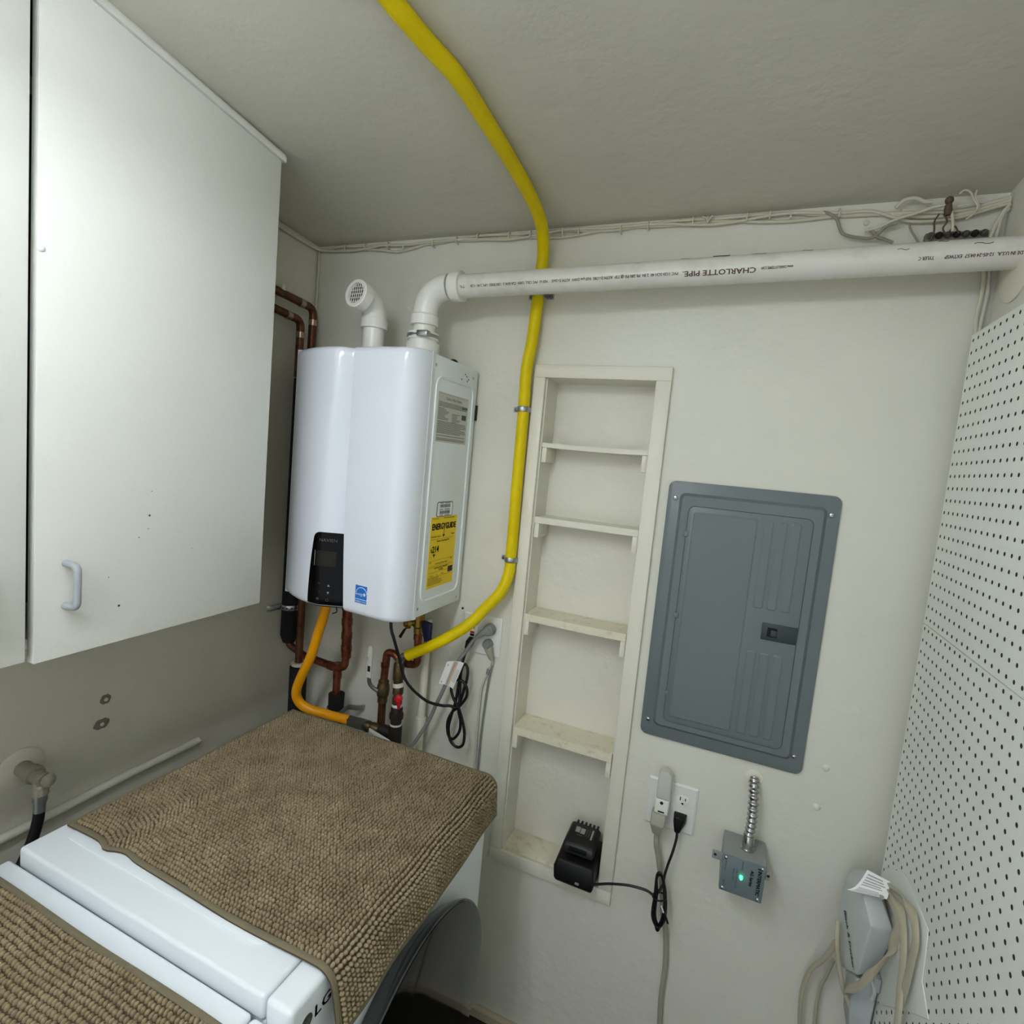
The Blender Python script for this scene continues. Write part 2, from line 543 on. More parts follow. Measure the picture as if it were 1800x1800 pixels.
# dark joint around the door, then the door
MB().prism(wall_plate_poly(DX0 - 0.0015, DX1 + 0.0015, DZ0 - 0.0015, DZ1 + 0.0015, 0.016, -0.0155), (0, -0.0009, 0)).build('door_joint', 'latch', t, smooth=False)
d = MB().prism(wall_plate_poly(DX0, DX1, DZ0, DZ1, 0.015, -0.016), (0, -0.0028, 0)).build('door', 'panelgrey', t, bevel=0.0008)
def emboss(name, x0, x1, z0, z1, r=0.008, h=0.0016, y=-0.0187):
    a1 = rrect(x1 - x0, z1 - z0, r)
    a2 = rrect(x1 - x0 - 0.008, z1 - z0 - 0.008, max(r - 0.004, 0.001))
    c1, c2 = (x0 + x1) / 2, (z0 + z1) / 2
    m_ = len(a1)
    vs_ = [(c1 + p, y, c2 + q) for p, q in a1] + [(c1 + p, y - h, c2 + q) for p, q in a2]
    return MB().add(vs_, [(i, (i + 1) % m_, m_ + (i + 1) % m_, m_ + i) for i in range(m_)] + [tuple(range(m_, 2 * m_)), tuple(range(m_ - 1, -1, -1))]).build(name, 'panelgrey', d, ang=12)
emboss('embossed_field', DX0 + 0.012, 1.44, DZ0 + 0.014, DZ1 - 0.012)
for i in range(3):
    x0 = 1.452 + i * 0.030
    emboss('embossed_rib', x0, x0 + 0.024, 1.455, DZ1 - 0.014, 0.006)
    emboss('embossed_rib', x0, x0 + 0.024, DZ0 + 0.016, 1.348, 0.006)
MB().box((1.4795, -0.0215, 1.382), (1.5572, -0.0187, 1.424)).build('latch_plate', 'latch', d, bevel=0.001)
MB().box((1.492, -0.0225, 1.391), (1.514, -0.0216, 1.414)).build('latch_recess', 'blackmat', d)
MB().box((1.500, -0.0262, 1.394), (1.513, -0.0226, 1.409)).build('latch_thumb', 'latch', d, bevel=0.001)
for z in (1.6146, 1.4013, 1.1904):
    MB().box((DX0 - 0.006, -0.0215, z - 0.007), (DX0 + 0.006, -0.0165, z + 0.007)).build('hinge', 'panelgrey', t, bevel=0.002)
s0 = None
for (x, z) in ((1.2379, 1.7038), (1.5934, 1.7023), (1.2368, 1.104), (1.5903, 1.1045)):
    b = MB().lathe((x, -0.008, z), (0, -1, 0), [(0, 0.0062), (0.0012, 0.0062), (0.0035, 0.0045), (0.0045, 0.0015)], 12)
    s = b.build('screw', 'screw', t)
    MB().box((x - 0.004, -0.0127, z - 0.0006), (x + 0.004, -0.0118, z + 0.0006)).build('slot', 'slot', s)

# ================================================================== upper cabinets
CX = 0.30
CY0, CZ0 = -0.455, 1.341
def ctop(y): return 2.412 + 0.108 * (CY0 - y)      # door top follows the rising ceiling
def cabinet(y0, y1, label, knob_y, group='white wall cabinets'):
    t = thing('wall_cabinet', label, 'cabinet', (0.15, (y0 + y1) / 2, CZ0), group)
    e = 0.018
    # carcass: side, side, bottom, top, back
    def topz(y): return ctop(y) - 0.004
    for ya, yb, fx, mm_ in ((y0, y0 - e, CX - 0.022 if y0 == CY0 else CX - 0.10, 'cabedge' if y0 == CY0 else 'cabin'), (y1 + e, y1, CX - 0.10, 'cabin')):
        MB().prism([(0.001, ya, CZ0 + 0.004), (fx, ya, CZ0 + 0.004), (fx, ya, topz(max(ya, yb))), (0.001, ya, topz(max(ya, yb)))], (0, yb - ya, 0)).build('side_panel', mm_, t)
    MB().box((0.001, y1 + e, CZ0 + 0.004), (CX - 0.022, y0 - e, CZ0 + 0.022)).build('bottom_panel', 'cab', t)
    MB().prism([(0.001, y0 - e, topz(y0) - 0.018), (0.001, y1 + e, topz(y1 + e) - 0.018), (0.001, y1 + e, topz(y1 + e)), (0.001, y0 - e, topz(y0))], (CX - 0.023, 0, 0)).build('top_panel', 'cabin', t)
    MB().box((0.001, y1 + e, CZ0 + 0.022), (0.012, y0 - e, topz(y0) - 0.02)).build('back_panel', 'cabin', t)
    g = 0.0035
    d = MB().prism([(CX - 0.02, y0 - 0.001, CZ0), (CX - 0.02, y1 + g, CZ0 - 0.008), (CX - 0.02, y1 + g, ctop(y1)), (CX - 0.02, y0 - 0.001, ctop(y0))], (0.02, 0, 0)).build('door', 'cab', t, bevel=0.0015)
    # bar handle
    hz0, hz1 = 1.428, 1.506
    path = fillet([(CX - 0.0005, knob_y, hz0), (CX + 0.034, knob_y + 0.001, hz0 + 0.002), (CX + 0.034, knob_y + 0.001, hz1 - 0.002), (CX - 0.0005, knob_y, hz1)], 0.012, 6)
    MB().tube(path, 0.0062, 12).build('handle', 'handle', d)
    return t, d
t1, d1 = cabinet(CY0, -0.943, 'white slab-door wall cabinet beside the water heater, with one grey bar handle', -0.893)
t2, d2 = cabinet(-0.950, -1.43, 'white slab-door wall cabinet cut off by the left edge of the frame', -1.012)
MB().lathe((CX - 0.001, -0.9345, 2.032), (1, 0, 0), [(0, 0.006), (0.002, 0.006), (0.004, 0.0045), (0.005, 0.002)], 12).build('door_bumper', 'white', d1)
for (y, z, r) in ((-0.745, 1.583, .0022), (-0.747, 1.556, .001), (-0.765, 1.54, .0012), (-0.800, 1.408, .0024), (-0.742, 1.632, .001), (-0.82, 1.468, .001), (-0.65, 1.505, .0009)):
    MB().lathe((CX + 0.0003, y, z), (1, 0, 0), [(0, r), (0.0002, r), (0.0003, r * 0.8)], 8).build('chipped_spot', 'cabin', d1)
# quarter-round trim between the doors and the ceiling
prof = [(0, 0), (0.0, 0.024), (0.008, 0.023), (0.014, 0.018), (0.018, 0.010), (0.018, 0)]
def tp(y): return [(CX - 0.012 + a, y, ctop(y) + 0.0005 + c) for a, c in prof]
b = MB()
A, B_ = tp(-0.448), tp(-1.43)
n = len(A)
b.add(A + B_, [(i, (i + 1) % n, n + (i + 1) % n, n + i) for i in range(n)] + [tuple(range(n - 1, -1, -1)), tuple(range(n, 2 * n))])
tag(b.build('cornice_trim', 'cab', ang=50), 'white quarter-round trim along the top of the wall cabinets', 'trim')

# ================================================================== water heater
HX0, HX1, HZ0, HZ1, HB, HF = 0.20, 0.64, 1.319, 2.014, -0.012, -0.27
t = thing('water_heater', 'white tankless gas water heater with black control panel hung in the corner', 'water heater', ((HX0 + HX1) / 2, 0, HZ0))
MB().box((HX0, HF, HZ0 + 0.002), (HX1, HB, HZ1 - 0.002)).build('case', 'hside', t, bevel=0.004)
MB().box((HX0 + 0.004, HB, HZ0 + 0.02), (HX1 - 0.012, -0.0005, HZ1 - 0.02)).build('mounting_bracket', 'steel', t)
MB().box((HX1 - 0.03, HB - 0.001, 1.868), (HX1 + 0.0016, -0.002, 1.912)).build('black_tab', 'black', t)  # small black tab at the back edge of the case
def ridge(z): return 0.360 + 0.028 * min(1, max(0, (z - 1.5) / 0.42))
def seam(z): return 0.4395 + 0.003 * min(1, (HZ1 - z) / 0.13) + 0.016 * max(0, (1.62 - z) / 0.30) ** 1.5
def dep_l(x, z):
    rg, sm = ridge(z), seam(z)
    if x <= rg:
        q = (x - HX0) / (rg - HX0)
        return 0.064 * (1 - (1 - q) ** 1.9)
    q = (x - rg) / (sm - rg)
    q = q * q * (3 - 2 * q)
    return 0.064 - 0.030 * q
def dep_r(x, z):
    sm = seam(z)
    q = (x - sm) / (HX1 - sm)
    dd = 0.056 + 0.012 * math.sin(min(1, q * 1.15) * PI / 2)
    rc = 0.058
    if x > HX1 - rc:
        e = (x - (HX1 - rc)) / rc
        dd = dd * math.sqrt(max(0, 1 - e ** 2.2))
    return dd
def zround(v):
    """row parameter -> (z, depth factor); last rows turn back for rounded top and bottom edges"""
    return v
def cover(fx0, fx1, dep, name):
    R = 0.016
    rows = []
    for k in range(5):
        a = PI / 2 * k / 4
        rows.append((HZ0 + R * (1 - math.sin(a)), R * (1 - math.cos(a))))
    rows = rows[::-1]
    rows = [(HZ0 + R * (1 - math.cos(PI / 2 * k / 4)), R * (1 - math.sin(PI / 2 * k / 4))) for k in range(5)]
    mid = [(HZ0 + R + (HZ1 - HZ0 - 2 * R) * k / 40, 0) for k in range(1, 40)]
    top = [(HZ1 - z_ + HZ0, c_) for z_, c_ in rows[::-1]]
    rows = rows + mid + top
    nu = 44
    b = MB()
    vs = []
    # first row: at the back (cap)
    def rowpts(z, cut, back=False):
        x0, x1 = fx0(z), fx1(z)
        out = []
        for i in range(nu + 1):
            u = i / nu
            u = 0.5 - 0.5 * math.cos(PI * u)
            x = x0 + (x1 - x0) * u
            dd = dep(x, z)
            y = HF - 0.001 - max(0, dd - min(cut, dd))
            if back:
                y = HF + 0.012
            out.append((x, y, z))
        return out
    allr = [rowpts(rows[0][0], 0, True)] + [rowpts(z, c_) for z, c_ in rows] + [rowpts(rows[-1][0], 0, True)]
    for r_ in allr:
        vs += r_
    m_ = len(allr)
    fs = [(j * (nu + 1) + i, j * (nu + 1) + i + 1, (j + 1) * (nu + 1) + i + 1, (j + 1) * (nu + 1) + i) for j in range(m_ - 1) for i in range(nu)]
    b.add(vs, fs)
    # side walls down to the case
    for side in (0, nu):
        o = len(b.v)
        col_ = [allr[j][side] for j in range(m_)]
        b.v += [(p[0], HF + 0.012, p[2]) for p in col_]
        for j in range(m_ - 1):
            b.f.append((j * (nu + 1) + side, (j + 1) * (nu + 1) + side, o + j + 1, o + j))
    return b.build(name, 'hwhite', t, ang=50)
cover(lambda z: HX0 - 0.001, lambda z: seam(z) - 0.001, lambda x, z: dep_l(max(x, HX0), z), 'front_cover')
cover(lambda z: seam(z), lambda z: HX1 + 0.0012, lambda x, z: dep_r(min(x, HX1), z), 'front_cover')
# control panel: black curved plate
CPZ0, CPZ1 = HZ0 - 0.001, 1.524
def cp_l(z): return 0.344 + 0.013 * max(0, (z - 1.34) / 0.18) ** 2
def cpfn(u, v, off=0.0025):
    z = CPZ0 + (CPZ1 - CPZ0) * v
    r = 0.016
    x0, x1 = cp_l(z), seam(z) - 0.0015
    if z > CPZ1 - r:
        q = r - math.sqrt(max(0, r * r - (z - CPZ1 + r) ** 2))
        x0 += q
        x1 -= q
    x = x0 + (x1 - x0) * u
    cut = 0.0
    if z < HZ0 + 0.016:
        a = (HZ0 + 0.016 - z) / 0.016
        cut = 0.016 * (1 - math.sqrt(max(0, 1 - a * a)))
    return (x, HF - 0.001 - dep_l(x, max(z, HZ0)) + cut * 0.9 - off, z)
b = MB()
b.grid(lambda u, v: cpfn(u, 1 - (1 - v) ** 2), 14, 36)
b2n = len(b.v)
b.grid(lambda u, v: cpfn(u, 1 - (1 - v) ** 2, -0.004), 14, 36)
nn, mm = 15, 37
for i in range(14):
    b.f.append((i, i + 1, b2n + i + 1, b2n + i))
    k = (mm - 1) * nn
    b.f.append((k + i, k + i + 1, b2n + k + i + 1, b2n + k + i))
for j in range(36):
    b.f.append((j * nn, (j + 1) * nn, b2n + (j + 1) * nn, b2n + j * nn))
    b.f.append((j * nn + 14, (j + 1) * nn + 14, b2n + (j + 1) * nn + 14, b2n + j * nn + 14))
cp = b.build('control_panel', 'blackgloss', t, ang=40)
def cps(x, z, off=0.0032): return (x, HF - 0.001 - dep_l(x, z) - off, z)
b = MB()
b.grid(lambda u, v: cps(0.367 + 0.050 * u, 1.432 + 0.042 * v), 8, 4)
b.build('screen', 'lcd', cp)
b = MB(); b.grid(lambda u, v: cps(0.3615 + 0.0016 * u, 1.432 + 0.042 * v), 1, 4); b.build('screen_glint_edge', 'symbol', cp)
b = MB()
b.text('NAVIEN', (0, 0, 0), (1, 0, 0), (0, 0, 1), 0.0125, 'CENTER', 1.0, bend=lambda x, y: cps(0.395 + x, 1.499 + y))
b.build('logo', 'logogrey', cp)
b = MB()
def poly_cp(pts, cx, cz, s): b.add([cps(cx + p[0] * s, cz + p[1] * s, 0.0034) for p in pts], [tuple(range(len(pts)))])
up = [(-1, -1), (1, -1), (0, 1)]
dn = [(-1, 1), (0, -1), (1, 1)]
poly_cp(up, 0.403, 1.381, 0.0032)
poly_cp(dn, 0.403, 1.360, 0.0032)
b.build('arrow_symbol', 'symbol', cp)
b = MB()
b.text('H', (0, 0, 0), (1, 0, 0), (0, 0, 1), 0.006, 'CENTER', 1.2, bend=lambda x, y: cps(0.379 + x, 1.383 + y, 0.0034))
b.tube([cps(0.378 + 0.0035 * math.cos(a), 1.362 + 0.0035 * math.sin(a), 0.0034) for a in np.linspace(-1.8, 1.8, 9)], 0.0005, 4)
for k in (-1, 0, 1):
    b.add([cps(0.374, 1.342 + k * 0.002, .0034), cps(0.381, 1.342 + k * .002, .0034), cps(0.381, 1.3432 + k * .002, .0034), cps(0.374, 1.3432 + k * .002, .0034)], [(0, 1, 2, 3)])
b.tube([cps(0.402 + 0.0032 * math.cos(a), 1.341 + 0.0032 * math.sin(a), 0.0034) for a in np.linspace(0, 2 * PI, 13)], 0.0005, 4)
b.build('key_symbol', 'logogrey', cp)
# energy sticker on the front
def fs_(x, z, off): return (x, HF - 0.001 - dep_r(x, z) - off, z)
st = MB().grid(lambda u, v: fs_(0.497 + 0.043 * u, 1.354 + 0.050 * v, 0.0006), 8, 2).build('sticker', 'white', t)
b = MB(); b.grid(lambda u, v: fs_(0.4985 + 0.040 * u, 1.3665 + 0.036 * v, 0.001), 8, 2); b.grid(lambda u, v: fs_(0.4985 + 0.040 * u, 1.3555 + 0.0095 * v, 0.001), 8, 2)
b.build('blue_field', 'blue', st)
b = MB()
b.tube([fs_(0.520 + 0.0185 * math.cos(a), 1.381 + 0.0165 * math.sin(a), 0.0013) for a in np.linspace(0.12, PI - 0.1, 15)], 0.0008, 5)
b.text('energy', (0, 0, 0), (1, 0, 0), (0, 0, 1), 0.0105, 'LEFT', 0.85, bend=lambda x, y: fs_(0.5005 + x, 1.3765 + y, 0.0014))
star = []
for k in range(10):
    a = PI / 2 + k * PI / 5
    rr = 0.0065 if k % 2 == 0 else 0.0028
    star.append(fs_(0.5305 + rr * math.cos(a), 1.380 + rr * math.sin(a), 0.0015))
b.add(star, [tuple(range(10))])
b.text('ENERGY STAR', (0, 0, 0), (1, 0, 0), (0, 0, 1), 0.0066, 'CENTER', 0.92, bend=lambda x, y: fs_(0.5185 + x, 1.3578 + y, 0.0014))
b.build('print', 'white', st)
# right side of the case: pressed bead, label, barcode, energy label
SX = HX1
b = MB()
loop = [(SX, -0.1405 + a, 1.660 + c) for a, c in rrect(0.205, 0.598, 0.026, 6)]
b.tube(loop, 0.0035, 8, closed=True)
b.build('pressed_bead', 'hside', t)
def sidequad(y0, y1, z0, z1, off): return MB().box((SX - 0.001, y0, z0), (SX + off, y1, z1))
lb = sidequad(-0.229, -0.0605, 1.792, 1.922, 0.0008).build('rating_label', 'labelgrey', t)
b = MB()
b.text('Tankless Water Heater', (SX + 0.0011, -0.146, 1.905), (0, 1, 0), (0, 0, 1), 0.0105, 'CENTER', 0.9)
b.build('heading', 'ink', lb)
b = MB()
def inkline(y0, y1, z, h): b.quad((SX + 0.0011, y0, z), (0, y1 - y0, 0), (0, 0, h))
z = 1.899
inkline(-0.226, -0.064, 1.9185, 0.0006)
for k in range(4):
    z -= 0.0034
    inkline(-0.226, -0.066 - 0.01 * random.random(), z, 0.0019)
for k in range(9):
    zz = 1.880 - k * 0.0036
    inkline(-0.226, -0.226 + 0.03 + 0.03 * random.random(), zz, 0.0018)
    if k > 1:
        inkline(-0.152, -0.152 + 0.025 + 0.025 * random.random(), zz - 0.003, 0.0018)
for k in range(14):
    zz = 1.845 - k * 0.0037
    if k in (9, 11):
        continue
    inkline(-0.226, -0.072 + 0.006 * random.random() - (0.03 if k in (4, 8) else 0), zz, 0.0020)
b.build('small_print', 'labelink', lb)
b = MB()
b.box((SX + 0.0009, -0.096, 1.860), (SX + 0.0012, -0.070, 1.874))
for k in range(3):
    b.lathe((SX + 0.0009, -0.092 + k * 0.011, 1.893), (1, 0, 0), [(0, 0.0042), (0.0002, 0.0042)], 10)
b.build('approval_marks', 'latch', lb)
bc = sidequad(-0.192, -0.104, 1.588, 1.630, 0.0008)
bc = MB().prism([(SX - 0.001, -0.148 + a, 1.609 + c) for a, c in rrect(0.088, 0.042, 0.008)], (0.0016, 0, 0)).build('serial_label', 'latch', t)
MB().prism([(SX + 0.0004, -0.148 + a, 1.609 + c) for a, c in rrect(0.082, 0.0375, 0.006)], (0.0005, 0, 0)).build('label_field', 'white', bc)
b = MB()
for zz in (1.614, 1.596):
    y = -0.176
    while y < -0.122:
        wdt = random.choice((0.0008, 0.0014, 0.002))
        b.quad((SX + 0.0011, y, zz), (0, wdt, 0), (0, 0, 0.009))
        y += wdt + random.choice((0.0008, 0.0014))
for zz in (1.6255, 1.608, 1.592):
    b.quad((SX + 0.0011, -0.178, zz), (0, 0.02, 0), (0, 0, 0.0015))
    b.quad((SX + 0.0011, -0.150, zz), (0, 0.03, 0), (0, 0, 0.0015))
b.build('barcode', 'ink', bc)
eg = sidequad(-0.2165, -0.0735, 1.391, 1.5885, 0.0008).build('energy_label', 'egyellow', t)
b = MB()
SXT = SX + 0.0012
def tx(s, y, z, size, al='CENTER', ws=1.0, bold=0.02): b.text(s, (SXT, y, z), (0, 1, 0), (0, 0, 1), size, al, ws, bold=bold)
tx('ENERGYGUIDE', -0.1445, 1.5535, 0.024, 'CENTER', 0.82, 0.045)
b.quad((SXT, -0.1455, 1.537), (0, 0.0025, 0), (0, 0, 0.018))
b.add([(SXT, -0.151, 1.538), (SXT, -0.1445, 1.529), (SXT, -0.138, 1.538)], [(0, 1, 2)])
tx('$', -0.2085, 1.492, 0.014, 'LEFT')
tx('214', -0.201, 1.4905, 0.025, 'LEFT', 0.95, 0.04)
b.add([(SXT, -0.196, 1.486), (SXT, -0.189, 1.476), (SXT, -0.182, 1.486)], [(0, 1, 2)])
tx('Estimated Yearly Energy Cost', -0.145, 1.519, 0.0072, 'CENTER', 0.8)
tx('First Hour Rating / Max GPM', -0.145, 1.4425, 0.0072, 'CENTER', 0.85)
tx('Tankless', -0.145, 1.4365, 0.0072)
for zz in (1.5265, 1.467, 1.4515, 1.4475, 1.4335, 1.4205):
    b.quad((SXT, -0.212, zz), (0, 0.128, 0), (0, 0, 0.0006))
tx('$200', -0.205, 1.462, 0.005); tx('$300', -0.09, 1.462, 0.005)
tx('Cost Range of Similar Models', -0.145, 1.4555, 0.0055)
tx('Very Small', -0.195, 1.424, 0.0045); tx('Low', -0.165, 1.424, 0.0045); tx('Medium', -0.135, 1.424, 0.0045)
tx('U.S. Government', -0.195, 1.583, 0.0045); tx('Federal law prohibits removal of this label', -0.12, 1.583, 0.0045, 'CENTER', 0.8)
tx('Water Heater - Natural Gas', -0.21, 1.5325, 0.0055, 'LEFT', 0.8); tx('Tankless', -0.092, 1.5345, 0.0055)
for k in range(6):
    b.quad((SXT, -0.213, 1.4175 - k * 0.0035), (0, 0.055 + 0.03 * random.random(), 0), (0, 0, 0.0011))
b.box((SX + 0.0009, -0.105, 1.424), (SXT, -0.078, 1.441))
b.build('print', 'ink', eg)
for yy, zz in ((-0.252, 1.985), (-0.045, 1.985), (-0.252, 1.345), (-0.035, 1.335)):
    MB().lathe((SX - 0.0005, yy, zz), (1, 0, 0), [(0, 0.004), (0.002, 0.004), (0.003, 0.0015)], 10).build('case_screw', 'screw', t)
for yy, zz in ((-0.093, 1.988), (-0.083, 1.984), (-0.072, 1.977), (-0.078, 1.971), (-0.112, 1.972)):
    MB().lathe((SX, yy, zz), (1, 0, 0), [(0, 0.0025), (0.0003, 0.0025), (0.0004, 0.001)], 7).build('paint_chip', 'black', t)
# top ports
b = MB()
b.lathe((0.523, -0.14, HZ1 - 0.002), (0, 0, 1), [(0, 0.046), (0.050, 0.046), (0.050, 0.040), (0.058, 0.040), (0.058, 0.043), (0.078, 0.043), (0.078, 0.031)], 28)
b.build('exhaust_collar', 'pvc', t)
b = MB().lathe((0.360, -0.15, HZ1 - 0.002), (0, 0, 1), [(0, 0.040), (0.006, 0.040), (0.006, 0.031)], 28)
b.build('intake_collar', 'pvc', t)
b = MB().tube([(0.523 + 0.0445 * math.cos(a), -0.14 + 0.0445 * math.sin(a), HZ1 + 0.066) for a in np.linspace(0, 2 * PI, 25)[:-1]], 0.004, 6, closed=True, flat=(0.0012, 0.0048, (1, 0, 0.001)))
cl = b.build('hose_clamp', 'steel', t)
MB().box((0.532, -0.192, HZ1 + 0.058), (0.566, -0.172, HZ1 + 0.074)).build('clamp_screw', 'steel', cl, bevel=0.003)
MB().lathe((0.605, -0.105, HZ1 - 0.003), (0, 0, 1), [(0, 0.012), (0.012, 0.012), (0.016, 0.006)], 14).build('grommet', 'black', t)
# underside ports
b = MB()
b.lathe((0.296, -0.20, HZ0 + 0.004), (0, 0, -1), [(0, 0.021), (0.022, 0.021), (0.022, 0.017), (0.035, 0.017)], 16)
b.build('gas_port', 'steel', t)
b = MB().tube(smooth_path([(0.315, -0.195, 1.30), (0.325, -0.19, 1.265), (0.305, -0.185, 1.252)], 6), 0.0018, 6)
b.build('sensor_wire', 'blackcord', t)

# ================================================================== PVC vents
# exhaust: up from the heater, long elbow, level run into the right wall
t = thing('exhaust_pipe', 'long white printed PVC exhaust pipe running from the heater into the right wall', 'pipe', (0.523, -0.14, HZ1 + 0.02))
PR = 0.0302
PA = V(0.60, -0.140, 2.2135)
PB = V(RW + 0.001, -0.108, 2.2475)
ax = nrm(PB - PA)
MB().cyl((0.523, -0.14, HZ1 + 0.06), (0.523, -0.14, 2.130), PR, 28).build('riser', 'pvc', t)
c0 = V(0.523, -0.14, 2.110)
c1 = V(0.523, -0.14, 2.134)
q0 = PA + ax * 0.022
path = [c1]
for k in range(0, 13):
    s = k / 12
    e0 = c1
    e1 = V(0.523, -0.14, 2.2125)
    e2 = PA - ax * 0.004
    path.append((1 - s) ** 2 * e0 + 2 * s * (1 - s) * e1 + s * s * e2)
b = MB()
b.tube(path, 0.0345, 28)
b.lathe(c0, (0, 0, 1), [(0, 0.0305), (0, 0.0385), (0.026, 0.0385), (0.030, 0.0345)], 28)
b.lathe(q0 + ax * 0.012, -ax, [(0, 0.0305), (0, 0.0395), (0.028, 0.0395), (0.034, 0.0345)], 28)
b.build('elbow', 'pvc', t)
p_ = MB().cyl(PA, PB, PR, 36).build('straight_pipe', 'pvcdirty', t)
# print, upside down on the camera side of the pipe
e_side = nrm(V(0, -1, 0) - ax * np.dot(V(0, -1, 0), ax))
e_up = np.cross(ax, -e_side)
if e_up[2] < 0:
    e_up = -e_up
def pbend(Xc, z0=0.0):
    s0 = (Xc - PA[0]) / ax[0]
    def fn(x, y):
        a = math.radians(-14) + z0 - y / PR
        rad = PR + 0.0004
        return PA + ax * (s0 - x) + (e_side * math.cos(a) + e_up * math.sin(a)) * rad
    return fn
b = MB()
def pt(s, xl, xr, size):
    """text filling from xr (start, right) to xl"""
    cu = bpy.data.curves.new('m', 'FONT'); cu.body = s; cu.size = size
    ob = bpy.data.objects.new('m', cu); me = bpy.data.meshes.new_from_object(ob)
    wdt = max(v.co.x for v in me.vertices)
    bpy.data.objects.remove(ob); bpy.data.curves.remove(cu); bpy.data.meshes.remove(me)
    b.text(s, (0, 0, 0), (1, 0, 0), (0, 0, 1), size, 'LEFT', (xr - xl) / wdt, bend=pbend(xr), bold=0.03)
pt('CHARLOTTE PIPE.', 1.208, 1.362, 0.0155)
pt('www.CHARLOTTEPIPE.COM', 1.372, 1.434, 0.0078)
pt('PVC 1120 SCH 40  2 IN  PR 280 PSI @ 73F  ASTM D-1785  NSF-pw DWV  ASTM D-2665', 0.895, 1.198, 0.0088)
pt('NSF 61  PVC CELL 12454  CSA B181.2  CERTIFIED  UPC 2 IN  1120', 0.672, 0.885, 0.0088)
pt('TYL', 0.640, 0.655, 0.0092)
pt('TYLER C', 1.657, 1.683, 0.0088)
pt('DE IN U.S.A.  12-05-24 04:57  EXTWSP', 1.700, 1.822, 0.0088)
b.build('print', 'print', p_)
b = MB()
for (X, a0, L_, wd) in ((1.27, 62, 0.035, .0016), (1.35, 60, 0.03, .0006), (1.45, 58, 0.02, .0007), (1.69, 52, 0.016, .0006), (1.745, 24, 0.03, .0007), (1.62, 20, 0.02, .0006), (1.20, 64, 0.02, .0005)):
    s0 = (X - PA[0]) / ax[0]
    pts = []
    for k in range(6):
        a = math.radians(a0 + 4 * math.sin(k * 1.3))
        pts.append(PA + ax * (s0 + L_ * k / 5) + (e_side * math.cos(a) + e_up * math.sin(a)) * (PR + 0.0001))
    b.tube(pts, wd, 5)
b.build('scuff_mark', 'bore_scuff', p_)
# wall flange
b = MB()
b.lathe((RW, -0.105, 2.235), (-1, 0, 0), [(0, 0.078), (0.003, 0.078), (0.005, 0.074), (0.006, 0.034)], 36)
b.build('wall_flange', 'pvccream', t)

# intake: short riser, elbow towards the room, screened end
t = thing('intake_pipe', 'short white PVC elbow with a round screened end on top of the heater', 'pipe', (0.36, -0.15, HZ1))
MB().cyl((0.36, -0.15, HZ1 + 0.004), (0.36, -0.15, 2.118), PR, 28).build('riser', 'pvc', t)
end = V(0.358, -0.226, 2.175)
d_ = nrm(V(-0.12, -0.98, 0.16))
k0 = V(0.36, -0.15, 2.122)
path = [V(0.36, -0.15, 2.116)]
for k in range(13):
    s = k / 12
    path.append((1 - s) ** 2 * k0 + 2 * s * (1 - s) * V(0.361, -0.150, 2.176) + s * s * (end - d_ * 0.010))
b = MB()
b.tube(path, 0.0345, 28)
b.lathe((0.36, -0.15, 2.100), (0, 0, 1), [(0, 0.0305), (0, 0.0385), (0.024, 0.0385), (0.030, 0.0345)], 28)
b.lathe(end - d_ * 0.024, d_, [(0, 0.0345), (0.004, 0.0395), (0.032, 0.0395), (0.034, 0.0375), (0.034, 0.0285), (0.020, 0.0285)], 32)
el = b.build('elbow', 'pvc', t)
b = MB().lathe(end - d_ * 0.0085, d_, [(0, 0.0284), (0.0095, 0.0284)], 28); b.build('opening_shade_disc', 'bore_scuff', el)  # dark disc stands in for the shade inside the pipe
b = MB()
gx = nrm(np.cross(d_, V(0, 0, 1)))
gz = np.cross(gx, d_)
for k in range(-3, 4):
    h = math.sqrt(max(0, 0.028 ** 2 - (k * 0.0078) ** 2))
    c_ = end + d_ * 0.0045
    b.tube([c_ + gx * k * 0.0078 - gz * h, c_ + gx * k * 0.0078 + gz * h], 0.0012, 6)
for k in range(-2, 3):
    h = math.sqrt(max(0, 0.028 ** 2 - (k * 0.0105) ** 2))
    c_ = end + d_ * 0.0035
    b.tube([c_ + gz * k * 0.0105 - gx * h, c_ + gz * k * 0.0105 + gx * h], 0.0010, 6)
b.build('screen', 'pvc', el)

# ================================================================== yellow gas pipe
t = thing('gas_pipe', 'yellow coated flexible gas pipe running from the ceiling down the wall', 'gas pipe', (0.80, -0.03, 1.1))
YR = 0.0163
pts = [(0.80, -1.25, ceil_z(-1.25) - YR - .002), (0.802, -1.0, ceil_z(-1.0) - YR - .002), (0.80, -0.79, ceil_z(-0.79) - YR - .001), (0.815, -0.667, 2.4405), (0.832, -0.58, 2.4345), (0.836, -0.469, 2.4255),
       (0.837, -0.324, 2.414), (0.835, -0.205, 2.402), (0.830, -0.105, 2.381), (0.821, -0.047, 2.335), (0.815, -0.032, 2.285),
       (0.812, -0.030, 2.205), (0.806, -0.029, 2.095), (0.797, -0.028, 2.015), (0.798, -0.024, 1.907), (0.800, -0.026, 1.7), (0.8015, -0.024, 1.478),
       (0.802, -0.034, 1.427), (0.789, -0.05, 1.378), (0.752, -0.065, 1.327), (0.712, -0.090, 1.274), (0.638, -0.116, 1.216), (0.541, -0.124, 1.156)]
MB().tube(smooth_path(pts, 8), YR, 18).build('coated_tube', 'yellow', t, ang=60)
b = MB().tube(smooth_path([(0.545, -0.1235, 1.1585), (0.522, -0.122, 1.146), (0.509, -0.117, 1.122)], 6), 0.0115, 12)
b.build('bare_end', 'steel', t)
